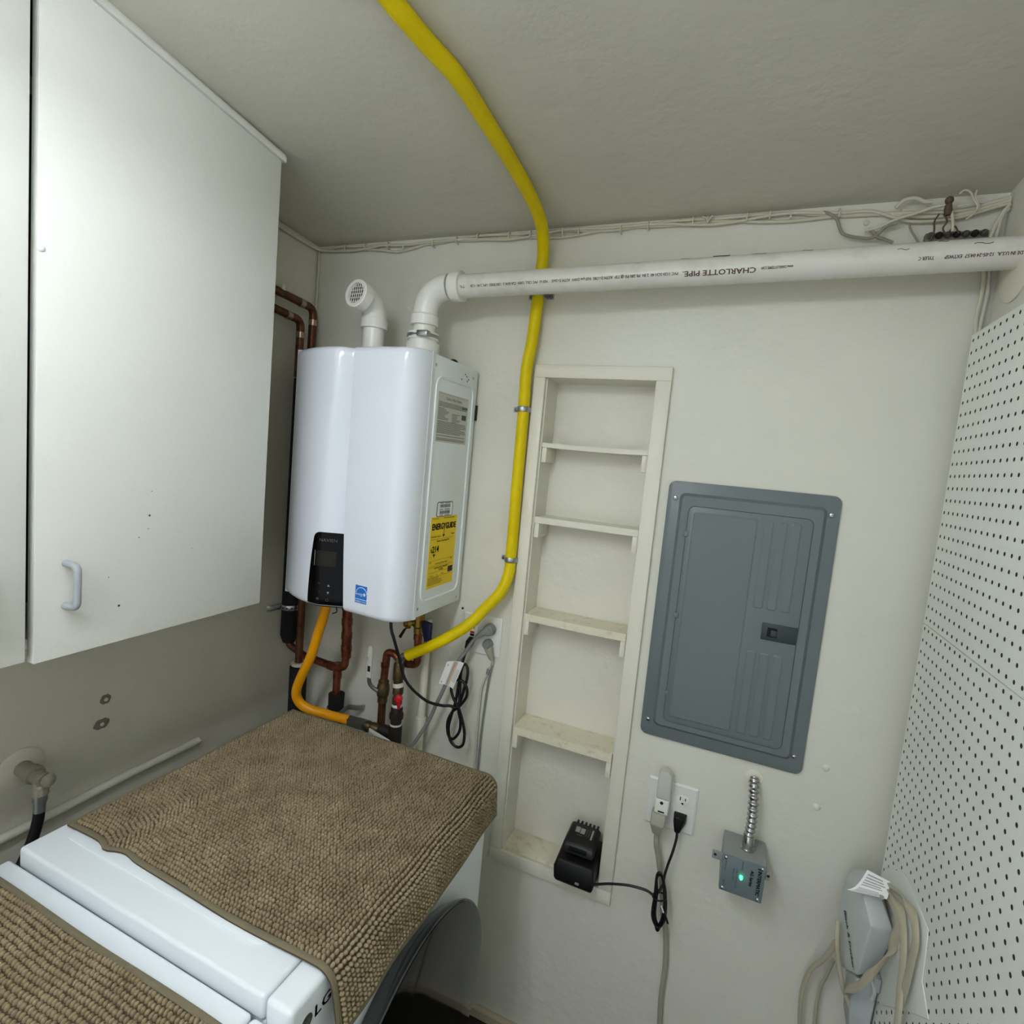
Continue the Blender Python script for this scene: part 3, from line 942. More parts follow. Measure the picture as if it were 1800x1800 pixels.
b = MB()
for (x0, y0, z0) in ((0.8078, -0.0395, 1.60), (0.8115, -0.0395, 1.508), (0.805, -0.0405, 1.70)):
    b.grid(lambda u, v: (x0 + 0.004 * (u - .5) * (1 + v), y0 - 0.0006, z0 + 0.018 * v), 2, 3)
for i, (x, z) in enumerate(((0.812, 2.2225), (0.797, 1.907), (0.8015, 1.474))):
    yy = -0.030 if i == 0 else -0.024
    b = MB()
    arc = [(x + (YR + 0.0012) * math.cos(a), yy - (YR + 0.0012) * math.sin(a), z) for a in np.linspace(-0.05, PI + 0.05, 13)]
    path = [(x + YR + (0.020 if i == 0 else 0.003), -0.0016, z), (x + YR + 0.003, -0.0016, z)] + arc + [(x - YR - 0.003, -0.0016, z), (x - YR - 0.022, -0.0016, z)]
    b.tube(path, 0.004, 8, flat=(0.0075, 0.0013, (0, 0, 1)))
    s = b.build('pipe_strap', 'steel', t, ang=50)
    b = MB().lathe((x - YR - 0.014, -0.0028, z), (0, -1, 0), [(0, 0.0055), (0.003, 0.005), (0.0045, 0.002)], 12)
    if i == 0:
        b.lathe((x + YR + 0.012, -0.0028, z), (0, -1, 0), [(0, 0.0055), (0.003, 0.005), (0.0045, 0.002)], 12)
    b.build('strap_screw', 'nut', s)

# ================================================================== gas manifold under the heater
t = thing('gas_manifold', 'dark iron and brass gas tee assembly below the heater with small red lever', 'pipe fitting', (0.51, -0.116, 0.82))
GX, GY = 0.513, -0.116
MB().lathe((0.5095, GY, 1.126), (0, 0, -1), [(0, 0.013), (0.006, 0.0165), (0.055, 0.0165), (0.057, 0.014), (0.068, 0.014)], 18).build('brass_fitting', 'brassdark', t)
MB().cyl((0.511, GY, 1.062), (GX, GY, 1.050), 0.0165, 18).build('thread_tape', 'lever', t)
b = MB().lathe((0.512, GY, 1.050), (0, 0, -1), [(0, 0.0145), (0.004, 0.0165), (0.022, 0.0165), (0.024, 0.013), (0.032, 0.013), (0.034, 0.0155), (0.056, 0.0155)], 8)
b.build('valve_body', 'brassdark', t)
lv = MB().lathe((0.529, -0.131, 1.026), (0.3, -1, 0), [(0, 0.006), (0.006, 0.012), (0.014, 0.012), (0.020, 0.006)], 14).build('red_lever', 'red', t)
MB().hull([(0.528, -0.150, 1.020), (0.541, -0.147, 1.020), (0.530, -0.140, 0.992), (0.537, -0.140, 0.990), (0.527, -0.140, 1.020), (0.541, -0.138, 1.020), (0.530, -0.134, 0.994), (0.536, -0.134, 0.994)]).build('lever_grip', 'red', lv, bevel=0.002)
MB().lathe((GX, GY, 0.998), (0, 0, -1), [(0, 0.0125), (0.004, 0.0165), (0.010, 0.0165)], 16).build('thread_tape', 'lever', t)
b = MB().lathe((GX, GY, 0.988), (0, 0, -1), [(0, 0.016), (0.004, 0.018), (0.020, 0.018), (0.022, 0.0215), (0.038, 0.0215), (0.040, 0.017), (0.058, 0.017)], 12)
b.build('union', 'iron', t)
MB().cyl((GX, GY, 0.934), (GX, GY, 0.928), 0.0185, 18).build('thread_tape', 'lever', t)
b = MB()
b.lathe((GX, GY, 0.929), (0, 0, -1), [(0, 0.0195), (0.012, 0.0205), (0.10, 0.0205), (0.104, 0.018), (0.2, 0.018)], 20)
b.lathe((GX, GY, 0.898), (-1, 0, 0), [(0, 0.018), (0.03, 0.019), (0.052, 0.019), (0.053, 0.014), (0.06, 0.014)], 18)
b.build('tee', 'iron', t)
b = MB()
b.lathe((0.456, GY - 0.004, 0.898), (-1, 0.0, 0.0), [(0, 0.013), (0.01, 0.0175), (0.028, 0.0175), (0.030, 0.0135), (0.036, 0.0175), (0.046, 0.0175), (0.047, 0.012), (0.052, 0.012)], 10)
b.build('shutoff_body', 'brassdark', t)
h = MB().prism([(0.440, -0.150, 0.912), (0.440, -0.150, 0.888), (0.515, -0.158, 0.878), (0.526, -0.159, 0.882), (0.530, -0.159, 0.890), (0.526, -0.159, 0.898), (0.515, -0.158, 0.901)], (0, 0.005, 0))
h = h.build('shutoff_lever', 'lever', t, bevel=0.002)
b = MB()
b.text('SHUT-OFF VALVE', (0.444, -0.1525, 0.8985), nrm((0.075, -0.008, -0.011)), (0, 0, 1), 0.0085, 'LEFT', 0.95)
b.text('GAS 1/2 PSI', (0.448, -0.1533, 0.8895), nrm((0.075, -0.008, -0.011)), (0, 0, 1), 0.0065, 'LEFT', 0.95)
b.build('lever_print', 'green', h)

# amber flexible connector
t = thing('gas_connector', 'amber coated flexible gas connector curving under the heater', 'gas hose', (0.3, -0.2, 0.9))
pts = [(0.294, -0.20, 1.285), (0.287, -0.20, 1.25), (0.270, -0.20, 1.192), (0.243, -0.198, 1.106), (0.213, -0.195, 1.045), (0.186, -0.188, 0.985), (0.183, -0.178, 0.948), (0.205, -0.166, 0.922), (0.262, -0.145, 0.908), (0.35, -0.125, 0.900)]
MB().tube(smooth_path(pts, 8), 0.0146, 18).build('coated_tube', 'orange', t, ang=60)
MB().lathe((0.2945, -0.20, 1.283), (0.02, 0, 1), [(0, 0.0175), (0.018, 0.0175), (0.020, 0.014)], 6).build('nut', 'steel', t)
MB().lathe((0.345, -0.1255, 0.900), (1, 0.09, -0.02), [(0, 0.0155), (0.004, 0.0185), (0.030, 0.0185), (0.036, 0.0195), (0.056, 0.0195), (0.060, 0.014), (0.066, 0.014)], 6).build('nut', 'nut', t)

# ================================================================== copper water lines
t = thing('cold_water_pipe', 'copper water pipe with brass valve and navy handles under the heater right side', 'pipe', (0.55, -0.12, 0.85))
CVY = -0.092
vb = MB().lathe((0.549, CVY, HZ0 + 0.002), (0.03, 0, -1), [(0, 0.0165), (0.03, 0.0165), (0.032, 0.014), (0.040, 0.014), (0.043, 0.0185), (0.080, 0.0185), (0.085, 0.0145), (0.100, 0.0145)], 14).build('valve_body', 'brass', t)
MB().lathe((0.546, -0.100, 1.252), (-0.62, -0.78, 0.0), [(0, 0.009), (0.018, 0.009), (0.019, 0.0165), (0.030, 0.0165), (0.031, 0.010), (0.036, 0.010)], 14).build('drain_port', 'brass', vb)
MB().lathe((0.565, -0.100, 1.256), (1, -0.3, 0), [(0, 0.007), (0.014, 0.007)], 10).build('stem', 'brass', vb)
MB().hull([(0.574, -0.115, 1.268), (0.610, -0.120, 1.266), (0.610, -0.106, 1.266), (0.574, -0.103, 1.268), (0.574, -0.115, 1.248), (0.574, -0.103, 1.248), (0.590, -0.120, 1.206), (0.610, -0.122, 1.206), (0.610, -0.108, 1.206), (0.590, -0.106, 1.206)]).build('handle', 'bluehandle', t, bevel=0.004)
MB().hull([(0.515, -0.140, 1.298), (0.544, -0.135, 1.300), (0.544, -0.115, 1.300), (0.515, -0.120, 1.298), (0.526, -0.140, 1.272), (0.546, -0.135, 1.266), (0.546, -0.115, 1.266), (0.530, -0.120, 1.272)]).build('handle', 'bluehandle', t, bevel=0.003)
MB().hull([(0.527, -0.136, 1.238), (0.536, -0.136, 1.243), (0.515, -0.142, 1.214), (0.522, -0.142, 1.209), (0.527, -0.128, 1.238), (0.536, -0.128, 1.243), (0.515, -0.134, 1.214), (0.522, -0.134, 1.209)]).build('drain_lever', 'black', t, bevel=0.002)
CY = -0.086
path = fillet([(0.552, CVY, 1.222), (0.555, -0.088, 1.118), (0.500, CY, 1.112), (0.470, CY, 1.134), (0.443, CY, 1.134), (0.438, CY, 1.04)], 0.020, 7)
MB().tube(path, 0.0118, 16).build('copper_loop', 'copper', t, ang=60)
for (p, d) in (((0.5525, CVY, 1.214), (0, 0, -1)), ((0.5545, -0.089, 1.160), (0, 0, -1)), ((0.525, CY, 1.115), (-1, 0, 0)), ((0.4395, CY, 1.098), (0, 0, -1))):
    MB().lathe(p, d, [(0, 0.0135), (0.014, 0.0135)], 16).build('solder_sleeve', 'copper', t)
b = MB().lathe((0.438, CY, 1.044), (0, 0, -1), [(0, 0.013), (0.004, 0.0165), (0.014, 0.0165), (0.018, 0.0185), (0.034, 0.020), (0.052, 0.0185), (0.056, 0.0155), (0.074, 0.0155)], 10)
b.build('ball_valve', 'brassdark', t)
lv = MB().prism([(0.396, -0.118, 1.148), (0.401, -0.118, 1.154), (0.409, -0.118, 1.154), (0.413, -0.118, 1.147), (0.414, -0.118, 1.052), (0.396, -0.118, 1.052)], (0, -0.004, 0)).build('valve_lever', 'lever', t, bevel=0.001)
b = MB()
b.text('1/2', (0.401, -0.1225, 1.108), (0, 0, 1), (-1, 0, 0), 0.008)
b.quad((0.400, -0.1224, 1.073), (0.010, 0, 0), (0, 0, 0.018))
b.build('lever_print', 'ink', lv)
MB().tube(smooth_path([(0.405, -0.118, 1.054), (0.407, -0.116, 1.035), (0.416, -0.110, 1.020), (0.428, -0.102, 1.010)], 5), 0.006, 8).build('lever_arm', 'steel', t)
MB().cyl((0.438, CY, 0.972), (0.444, CY, 0.62), 0.0125, 16).build('lower_pipe', 'copperdark', t)

t = thing('hot_water_pipe', 'copper hot water outlet pipe with tee and strap under the heater left side', 'pipe', (0.27, -0.09, 0.85))
b = MB()
b.cyl((0.2885, -0.10, HZ0 + 0.002), (0.296, -0.096, 1.085), 0.0155, 16)
b.build('outlet_pipe', 'copper', t)
def hp(zz):
    q = (HZ0 - zz) / (HZ0 - 1.085)
    return (0.2885 + 0.0075 * q, -0.10 + 0.004 * q, zz)
for zz in (1.262, 1.213, 1.168, 1.126):
    MB().cyl(hp(zz), hp(zz - 0.020), 0.0172, 16).build('joint_sleeve', 'copper', t)
MB().box((0.306, -0.116, 1.262), (0.320, -0.100, HZ0 - 0.004)).build('handle', 'reddark', t, bevel=0.003)
path = fillet([(0.296, -0.096, 1.10), (0.290, -0.093, 1.052), (0.255, -0.091, 1.040), (0.09, -0.068, 1.038)], 0.018, 6)
MB().tube(path, 0.0125, 16).build('branch_pipe', 'copper', t, ang=60)
MB().cyl((0.222, -0.0866, 1.0395), (0.24, -0.089, 1.040), 0.0142, 16).build('solder_sleeve', 'copper', t)
MB().cyl((0.252, -0.080, 1.03), (0.253, -0.080, 1.0), 0.0142, 16).build('solder_sleeve', 'copper', t)
MB().cyl((0.251, -0.080, 1.052), (0.257, -0.080, 0.62), 0.0125, 16).build('lower_pipe', 'copper', t)
ins = MB().lathe((0.2545, -0.080, 0.948), (0.01, 0, -1), [(0, 0.013), (0, 0.026), (0.06, 0.024), (0.2, 0.024)], 18).build('foam_sleeve', 'insul', t)
path = [(0.254 + 0.0275 * math.cos(a), -0.080 + 0.0275 * math.sin(a), 0.893 + 0.004 * math.sin(2 * a)) for a in np.linspace(PI * 0.95, 2.05 * PI, 12)] + [(0.292, -0.062, 0.905), (0.305, -0.03, 0.892), (0.312, -0.002, 0.886)]
st_ = MB().tube(path, 0.005, 8, flat=(0.0085, 0.001, (0, 0, 1))).build('strap', 'steel', t, ang=50)
for a in np.linspace(PI * 1.15, 1.9 * PI, 4):
    c_ = V(0.254 + 0.0282 * math.cos(a), -0.080 + 0.0282 * math.sin(a), 0.893 + 0.004 * math.sin(2 * a))
    MB().lathe(c_, (math.cos(a), math.sin(a), 0), [(0, 0.003), (0.0006, 0.003)], 8).build('strap_hole', 'slot', st_)

t = thing('insulated_pipe', 'old copper pipe in black foam insulation in the corner left of the heater', 'pipe', (0.045, -0.07, 0.85))
path = fillet([(0.034, -0.075, 2.0), (0.036, -0.075, 1.065), (0.10, -0.069, 1.038)], 0.02, 6)
MB().tube(path, 0.0118, 14).build('corner_pipe', 'copperdark', t)
MB().lathe((0.034, -0.075, 1.96), (0.0, 0, -1), [(0, 0.013), (0, 0.0285), (0.86, 0.0285), (0.885, 0.020), (0.885, 0.013)], 18).build('foam_sleeve', 'insul', t)
MB().cyl((0.078, -0.078, 2.0), (0.086, -0.078, 0.98), 0.0125, 14).build('second_pipe', 'copperdark', t)
b = MB().lathe((0.086, -0.078, 1.015), (0, 0, -1), [(0, 0.013), (0, 0.024), (0.010, 0.024), (0.012, 0.018)], 16)
b.build('escutcheon', 'cable', t)
MB().lathe((0.086, -0.078, 1.000), (0.01, 0, -1), [(0, 0.013), (0, 0.0285), (0.3, 0.0285)], 18).build('foam_sleeve', 'insul', t)
path = [(0.001, -0.145, 1.199), (0.012, -0.135, 1.199)] + [(0.034 + 0.0295 * math.cos(a), -0.075 + 0.0295 * math.sin(a), 1.199) for a in np.linspace(PI * 1.25, 2.1 * PI, 10)]
s = MB().tube(path, 0.005, 8, flat=(0.0085, 0.001, (0, 0, 1))).build('strap', 'steel', t, ang=50)
for a in np.linspace(PI * 1.3, 1.95 * PI, 5):
    c_ = V(0.034 + 0.0305 * math.cos(a), -0.075 + 0.0305 * math.sin(a), 1.199)
    MB().lathe(c_, (math.cos(a), math.sin(a), 0), [(0, 0.003), (0.0006, 0.003)], 8).build('strap_hole', 'slot', s)

# copper lines high in the left corner
t = thing('elbow_pipe', 'dark copper elbow pipes high in the corner between cabinet and heater', 'pipe', (0.05, -0.1, 2.0))
for (x, y0, z0, y1, r) in ((0.05, -0.40, 2.214, -0.064, 0.0125), (0.05, -0.42, 2.163, -0.115, 0.0125)):
    path = fillet([(x, y0, z0 - 0.004), (x, y1, z0 - 0.026), (x, y1, 1.96)], 0.026, 7)
    p1 = MB().tube(path, r, 14).build('copper_line', 'copperdark', t, ang=60)
    b = MB().lathe((x, y1 + 0.001, z0 - 0.062), (0, 0, -1), [(0, 0.0138), (0.018, 0.0138)], 14)
    b.lathe((x, y1 - 0.044, z0 - 0.0235), (0, -1, 0.06), [(0, 0.0138), (0.018, 0.0138)], 14)
    b.build('solder_ring', 'solder', p1)
MB().box((0.0005, -0.205, 2.187), (0.06, -0.190, 2.222)).build('paint_smear', 'lever', t, bevel=0.004)

t = thing('drain_pipe', 'thin white plastic drain pipe standing against the wall behind the gas tee', 'pipe', (0.545, -0.06, 0.7))
MB().cyl((0.552, -0.035, 1.25), (0.552, -0.035, 0.62), 0.0125, 16).build('tube', 'pvccream', t)
MB().cyl((0.552, -0.035, 0.93), (0.552, -0.035, 0.885), 0.0165, 16).build('coupling', 'pvccream', t)

# ================================================================== left outlet and its cords
def receptacle(t, x, z, s=1.0):
    """one duplex half, face towards the room"""
    fb = MB().prism([(x + a * s, -0.0055, z + c * s) for a, c in rrect(0.034, 0.028, 0.0125)], (0, -0.0025, 0)).build('receptacle', 'plateface', t, bevel=0.0006)
    b = MB()
    b.box((x - 0.0075 * s, -0.0083, z + 0.000), (x - 0.005 * s, -0.0079, z + 0.009 * s))
    b.box((x + 0.005 * s, -0.0083, z + 0.001), (x + 0.0072 * s, -0.0079, z + 0.008 * s))
    b.prism([(x + 0.0028 * s * math.cos(a), -0.0079, z - 0.0075 * s + 0.0028 * s * math.sin(a)) for a in np.linspace(0, 2 * PI, 9)[:-1]], (0, -0.0004, 0))
    b.build('slot', 'slot', fb)
    return fb
def plate(name, label, x0, x1, z0, z1):
    t = thing(name, label, 'outlet', ((x0 + x1) / 2, 0, z0))
    c1, c2 = (x0 + x1) / 2, (z0 + z1) / 2
    o1 = rrect(x1 - x0, z1 - z0, 0.004)
    o2 = rrect(x1 - x0 - 0.010, z1 - z0 - 0.010, 0.003)
    m_ = len(o1)
    vs = [(c1 + a, -0.0005, c2 + c) for a, c in o1] + [(c1 + a, -0.003, c2 + c) for a, c in o1] + [(c1 + a, -0.006, c2 + c) for a, c in o2]
    fs = [(i, (i + 1) % m_, m_ + (i + 1) % m_, m_ + i) for i in range(m_)] + [(m_ + i, m_ + (i + 1) % m_, 2 * m_ + (i + 1) % m_, 2 * m_ + i) for i in range(m_)] + [tuple(range(2 * m_, 3 * m_)), tuple(range(m_ - 1, -1, -1))]
    MB().add(vs, fs).build('cover_plate', 'plate', t, ang=20)
    return t
t = plate('double_outlet', 'white double wall outlet behind the yellow gas pipe', 0.656, 0.786, 1.165, 1.288)
g = MB().prism(wall_plate_poly(0.675, 0.709, 1.190, 1.262, 0.002, -0.0055), (0, -0.003, 0)).build('gfci_receptacle', 'plateface', t, bevel=0.0005)
b = MB().box((0.6855, -0.0105, 1.2265), (0.6985, -0.0086, 1.2325)); b.build('reset_button', 'red', g)
b = MB().box((0.6855, -0.0105, 1.2185), (0.6985, -0.0086, 1.2245)); b.build('test_button', 'black', g)
b = MB().box((0.686, -0.0090, 1.240), (0.688, -0.0086, 1.249)); b.box((0.696, -0.009, 1.240), (0.698, -0.0086, 1.248)); b.build('slot', 'slot', g)
receptacle(t, 0.748, 1.2495)
receptacle(t, 0.748, 1.207)
MB().lathe((0.648, 0, 1.294), (0, -1, 0), [(0, 0.004), (0.0015, 0.0035)], 10).build('wall_screw', 'iron', t)

t = thing('power_cord', 'black looped power cord hanging between the heater and its outlet', 'cord', (0.69, -0.06, 0.9))
MB().hull([(0.683, -0.009, 1.216), (0.703, -0.009, 1.216), (0.683, -0.009, 1.196), (0.703, -0.009, 1.196), (0.684, -0.034, 1.208), (0.701, -0.034, 1.208), (0.683, -0.038, 1.184), (0.697, -0.038, 1.184), (0.684, -0.02, 1.184), (0.698, -0.02, 1.184)]).build('plug', 'black', t, bevel=0.003)
br = 0.0044
pts = [(0.690, -0.030, 1.190), (0.684, -0.036, 1.155), (0.681, -0.042, 1.12), (0.679, -0.046, 1.07), (0.676, -0.05, 1.02),
       (0.667, -0.052, 0.975), (0.662, -0.054, 0.935), (0.672, -0.055, 0.898), (0.697, -0.056, 0.884), (0.716, -0.056, 0.898), (0.717, -0.055, 0.935), (0.704, -0.054, 0.975),
       (0.690, -0.058, 1.010), (0.672, -0.060, 1.035), (0.663, -0.060, 1.062), (0.675, -0.060, 1.090), (0.698, -0.060, 1.093), (0.714, -0.058, 1.073), (0.712, -0.056, 1.043), (0.690, -0.055, 1.008), (0.668, -0.05, 0.985), (0.655, -0.05, 0.950), (0.660, -0.05, 0.912), (0.678, -0.051, 0.902), (0.697, -0.05, 0.93), (0.698, -0.05, 0.965), (0.688, -0.05, 1.0),
       (0.697, -0.048, 1.05), (0.706, -0.046, 1.10), (0.703, -0.044, 1.13), (0.690, -0.042, 1.138), (0.682, -0.043, 1.11), (0.686, -0.047, 1.05), (0.688, -0.054, 1.008), (0.665, -0.066, 1.010), (0.643, -0.080, 1.011), (0.610, -0.110, 1.028), (0.572, -0.135, 1.065), (0.549, -0.148, 1.102), (0.534, -0.158, 1.160), (0.521, -0.170, 1.212), (0.508, -0.172, 1.250), (0.504, -0.172, HZ0 + 0.001)]
MB().tube(smooth_path(pts, 7), br, 10).build('cord', 'blackcord', t, ang=60)
MB().cyl((0.5055, -0.172, 1.285), (0.504, -0.172, HZ0 + 0.001), 0.0085, 12).build('strain_relief', 'black', t)

t = thing('power_cord', 'grey round cord with a folded white warning tag running down behind the dryer', 'cord', (0.65, -0.06, 0.85))
MB().lathe((0.752, -0.0085, 1.2515), (0, -1, 0), [(0, 0.0185), (0.010, 0.0185), (0.014, 0.0165), (0.022, 0.0165), (0.026, 0.012)], 18).build('plug', 'greycord', t)
MB().hull([(0.742, -0.016, 1.243), (0.758, -0.016, 1.243), (0.742, -0.034, 1.262), (0.758, -0.034, 1.262), (0.714, -0.040, 1.232), (0.724, -0.040, 1.222), (0.714, -0.028, 1.232), (0.724, -0.028, 1.222), (0.750, -0.034, 1.24)]).build('plug_tail', 'greycord', t, bevel=0.003)
pts = [(0.730, -0.034, 1.236), (0.715, -0.04, 1.220), (0.697, -0.05, 1.185), (0.677, -0.058, 1.148), (0.655, -0.06, 1.10), (0.632, -0.06, 1.04), (0.617, -0.062, 1.0), (0.598, -0.065, 0.945), (0.570, -0.075, 0.885), (0.545, -0.09, 0.83), (0.535, -0.10, 0.76)]
MB().tube(smooth_path(pts, 6), 0.0056, 10).build('cord', 'greycord', t, ang=60)
A = V(0.652, -0.080, 1.150); Bv = V(0.708, -0.078, 1.158); Cv = V(0.630, -0.080, 1.076); Dv = V(0.678, -0.078, 1.071)
def tagfn(u, v, off=0.0):
    p = (A * (1 - u) + Bv * u) * (1 - v) + (Cv * (1 - u) + Dv * u) * v
    return (p[0], p[1] + 0.010 * math.sin(u * PI) - 0.002 - off - 0.012 * (1 - u) * 0, p[2])
b = MB(); b.grid(tagfn, 8, 4); o = len(b.v); b.grid(lambda u, v: tagfn(u, v, -0.0006), 8, 4)
tg = b.build('warning_tag', 'tag', t)
b = MB(); b.grid(lambda u, v: tagfn(0.54 + 0.06 * u, 0.02 + 0.96 * v, 0.0005), 2, 4); b.grid(lambda u, v: tagfn(0.34 + .02 * u, 0.02 + 0.96 * v, 0.0005), 2, 4); b.build('orange_stripe', 'tagorange', tg)
b = MB(); b.grid(lambda u, v: tagfn(0.37 + 0.15 * u, 0.02 + 0.96 * v, 0.0005), 2, 4); b.build('grey_stripe', 'taggrey', tg)
b = MB()
for k in range(5):
    uu = 0.64 + k * 0.06
    b.grid(lambda u, v: tagfn(uu + 0.02 * u, 0.30 + 0.5 * v, 0.0005), 1, 3)
for uu, vv in ((0.10, 0.12), (0.08, 0.85)):
    b.grid(lambda u, v: tagfn(uu + 0.05 * u, vv + 0.08 * v, 0.0005), 1, 2)
b.build('print', 'taggrey', tg)

t = thing('lamp_cord', 'pale grey twin cord plugged into the lower socket of the left outlet', 'cord', (0.76, -0.02, 0.8))
MB().lathe((0.751, -0.0085, 1.207), (0, -1, 0), [(0, 0.014), (0.008, 0.016), (0.018, 0.015), (0.024, 0.010)], 16).build('plug', 'greycord', t)
MB().hull([(0.738, -0.012, 1.215), (0.764, -0.012, 1.213), (0.738, -0.03, 1.210), (0.765, -0.03, 1.205), (0.762, -0.012, 1.160), (0.775, -0.012, 1.160), (0.762, -0.024, 1.160), (0.775, -0.024, 1.160), (0.745, -0.012, 1.19), (0.745, -0.03, 1.19)]).build('plug_tail', 'taupe', t, bevel=0.004)
for dx, zz in ((0.0, 1.0), (0.007, 0.0)):
    pts = [(0.768, -0.016, 1.165), (0.768, -0.012, 1.145), (0.763 - dx, -0.008, 1.12), (0.757 - dx * 2.6, -0.007, 1.06), (0.752 - dx * 2.2, -0.007, 0.96), (0.750 - dx * 1.7, -0.007, 0.86), (0.752 - dx * 1.5, -0.007, 0.70), (0.755 - dx * 1.2, -0.007, 0.30), (0.756 - dx, -0.007, 0.042)]
    MB().tube(smooth_path(pts, 6), 0.0032, 8).build('cord', 'lightcord' if dx else 'greycord', t, ang=60)
MB().hull([(0.752, -0.012, 1.128), (0.762, -0.012, 1.128), (0.752, -0.004, 1.128), (0.762, -0.004, 1.128), (0.750, -0.012, 1.112), (0.759, -0.012, 1.110), (0.750, -0.004, 1.112), (0.759, -0.004, 1.110)]).build('cord_clip', 'greycord', t, bevel=0.001)

# ================================================================== right outlet, adapter, charger
t = plate('double_outlet', 'white double wall outlet under the breaker panel', 1.2575, 1.3865, 0.815, 0.9475)
receptacle(t, 1.350, 0.906, 1.05)
receptacle(t, 1.350, 0.860, 1.05)
MB().lathe((1.350, -0.006, 0.883), (0, -1, 0), [(0, 0.0028), (0.001, 0.0022)], 10).build('screw', 'plateface', t)
MB().prism(wall_plate_poly(1.279, 1.313, 0.846, 0.917, 0.002, -0.0055), (0, -0.0025, 0)).build('blank_receptacle', 'plateface', t, bevel=0.0005)

t = thing('plug_adapter', 'clear topped plug adapter with taupe flat cord in the outlet under the breaker panel', 'plug', (1.30, -0.03, 0.84))
def slab(pts, y0, y1): return MB().prism([(x, y0, z) for x, z in pts], (0, y1 - y0, 0))
pts = [(1.284, 0.912), (1.284, 0.962)] + [(1.3015 + 0.0175 * math.cos(a), 0.974 + 0.016 * math.sin(a)) for a in np.linspace(PI, 0, 9)] + [(1.319, 0.962), (1.319, 0.912)]
cl = slab(pts, -0.012, -0.044).build('clear_shade', 'clear', t, bevel=0.005, seg=3)
MB().box((1.292, -0.030, 0.925), (1.308, -0.020, 0.955)).build('bulb', 'pvccream', cl, bevel=0.003)
ad = slab([(1.283, 0.870), (1.319, 0.870), (1.319, 0.9115), (1.283, 0.9115)], -0.0085, -0.042).build('adapter_body', 'plateface', t, bevel=0.004, seg=3)
MB().lathe((1.300, -0.0418, 0.9025), (0, -1, 0), [(0, 0.0045), (0.0006, 0.0045)], 10).build('sensor', 'slot', ad)
MB().box((1.293, -0.0426, 0.876), (1.309, -0.0415, 0.880)).build('switch_slot', 'slot', ad)
MB().hull([(1.278, -0.048, 0.874), (1.316, -0.048, 0.874), (1.278, -0.018, 0.874), (1.316, -0.018, 0.874), (1.278, -0.060, 0.848), (1.314, -0.060, 0.848), (1.278, -0.020, 0.848), (1.314, -0.020, 0.848), (1.286, -0.048, 0.815), (1.306, -0.048, 0.815), (1.286, -0.026, 0.815), (1.306, -0.026, 0.815)]).build('flat_plug', 'taupe', t, bevel=0.004, seg=3)
pts = [(1.296, -0.037, 0.825), (1.299, -0.034, 0.78), (1.308, -0.026, 0.74), (1.325, -0.018, 0.66), (1.338, -0.016, 0.58), (1.350, -0.014, 0.53), (1.357, -0.013, 0.47), (1.360, -0.012, 0.42), (1.360, -0.012, 0.33), (1.368, -0.012, 0.22), (1.374, -0.02, 0.08), (1.376, -0.03, 0.004)]
MB().tube(smooth_path(pts, 6), 0.006, 12, flat=(0.0068, 0.0036, (1, 0, 0))).build('flat_cord', 'taupe', t, ang=60)

t = thing('battery_charger', 'black battery charger standing on the niche bottom, its cord coiled below the outlet', 'charger', (1.095, -0.01, 0.586))
zb = 0.5865
ch = MB().hull([(1.040, -0.052, zb), (1.146, -0.052, zb), (1.034, 0.062, zb), (1.149, 0.062, zb), (1.036, -0.060, zb + 0.012), (1.148, -0.060, zb + 0.012), (1.032, -0.058, zb + 0.045), (1.149, -0.058, zb + 0.045), (1.040, -0.048, zb + 0.066), (1.144, -0.048, zb + 0.066), (1.036, 0.066, zb + 0.080), (1.149, 0.066, zb + 0.080), (1.032, 0.064, zb + 0.02), (1.149, 0.064, zb + 0.02)]).build('base', 'black', t, bevel=0.006, seg=3)
b = MB()
for x in (1.050, 1.137):
    b.box((x - 0.008, -0.048, zb - 0.0055), (x + 0.008, -0.030, zb + 0.001))
    b.box((x - 0.008, 0.03, zb - 0.0005), (x + 0.008, 0.05, zb + 0.001))
MB().prism([(1.105 + a, -0.0615, zb + 0.020 + c) for a, c in rrect(0.012, 0.006, 0.002)], (0, 0.004, 0)).build('status_light', 'symbol', ch)
MB().hull([(1.332, -0.0085, 0.874), (1.366, -0.0085, 0.874), (1.332, -0.0085, 0.848), (1.366, -0.0085, 0.848), (1.336, -0.034, 0.872), (1.362, -0.034, 0.872), (1.338, -0.034, 0.840), (1.354, -0.034, 0.840), (1.340, -0.014, 0.828), (1.352, -0.014, 0.828), (1.340, -0.030, 0.826), (1.352, -0.030, 0.826)]).build('plug', 'black', t, bevel=0.003, seg=3)
cr_ = 0.0034
pts = [(1.346, -0.024, 0.832), (1.347, -0.030, 0.81), (1.342, -0.036, 0.775), (1.334, -0.04, 0.735), (1.330, -0.046, 0.70)]
for k in range(4):
    o = 0.006 * (k % 2)
    pts += [(1.339 + o * .4, -0.046 - 0.004 * k, 0.66 - 0.01 * k), (1.338 + o, -0.05 - 0.003 * k, 0.60), (1.330, -0.05 - 0.003 * k, 0.574 - 0.006 * (k % 3)), (1.319 - o, -0.05 - 0.003 * k, 0.60), (1.317 - o * .7, -0.048 - 0.003 * k, 0.66), (1.312, -0.050 - 0.002 * k, 0.700 + 0.004 * k), (1.320, -0.050 - 0.002 * k, 0.713 + 0.003 * k), (1.330, -0.050, 0.695)]
pts += [(1.322, -0.055, 0.672), (1.312, -0.056, 0.655), (1.290, -0.055, 0.660), (1.245, -0.055, 0.6555), (1.195, -0.055, 0.640), (1.160, -0.056, 0.625), (1.128, -0.056, 0.612)]
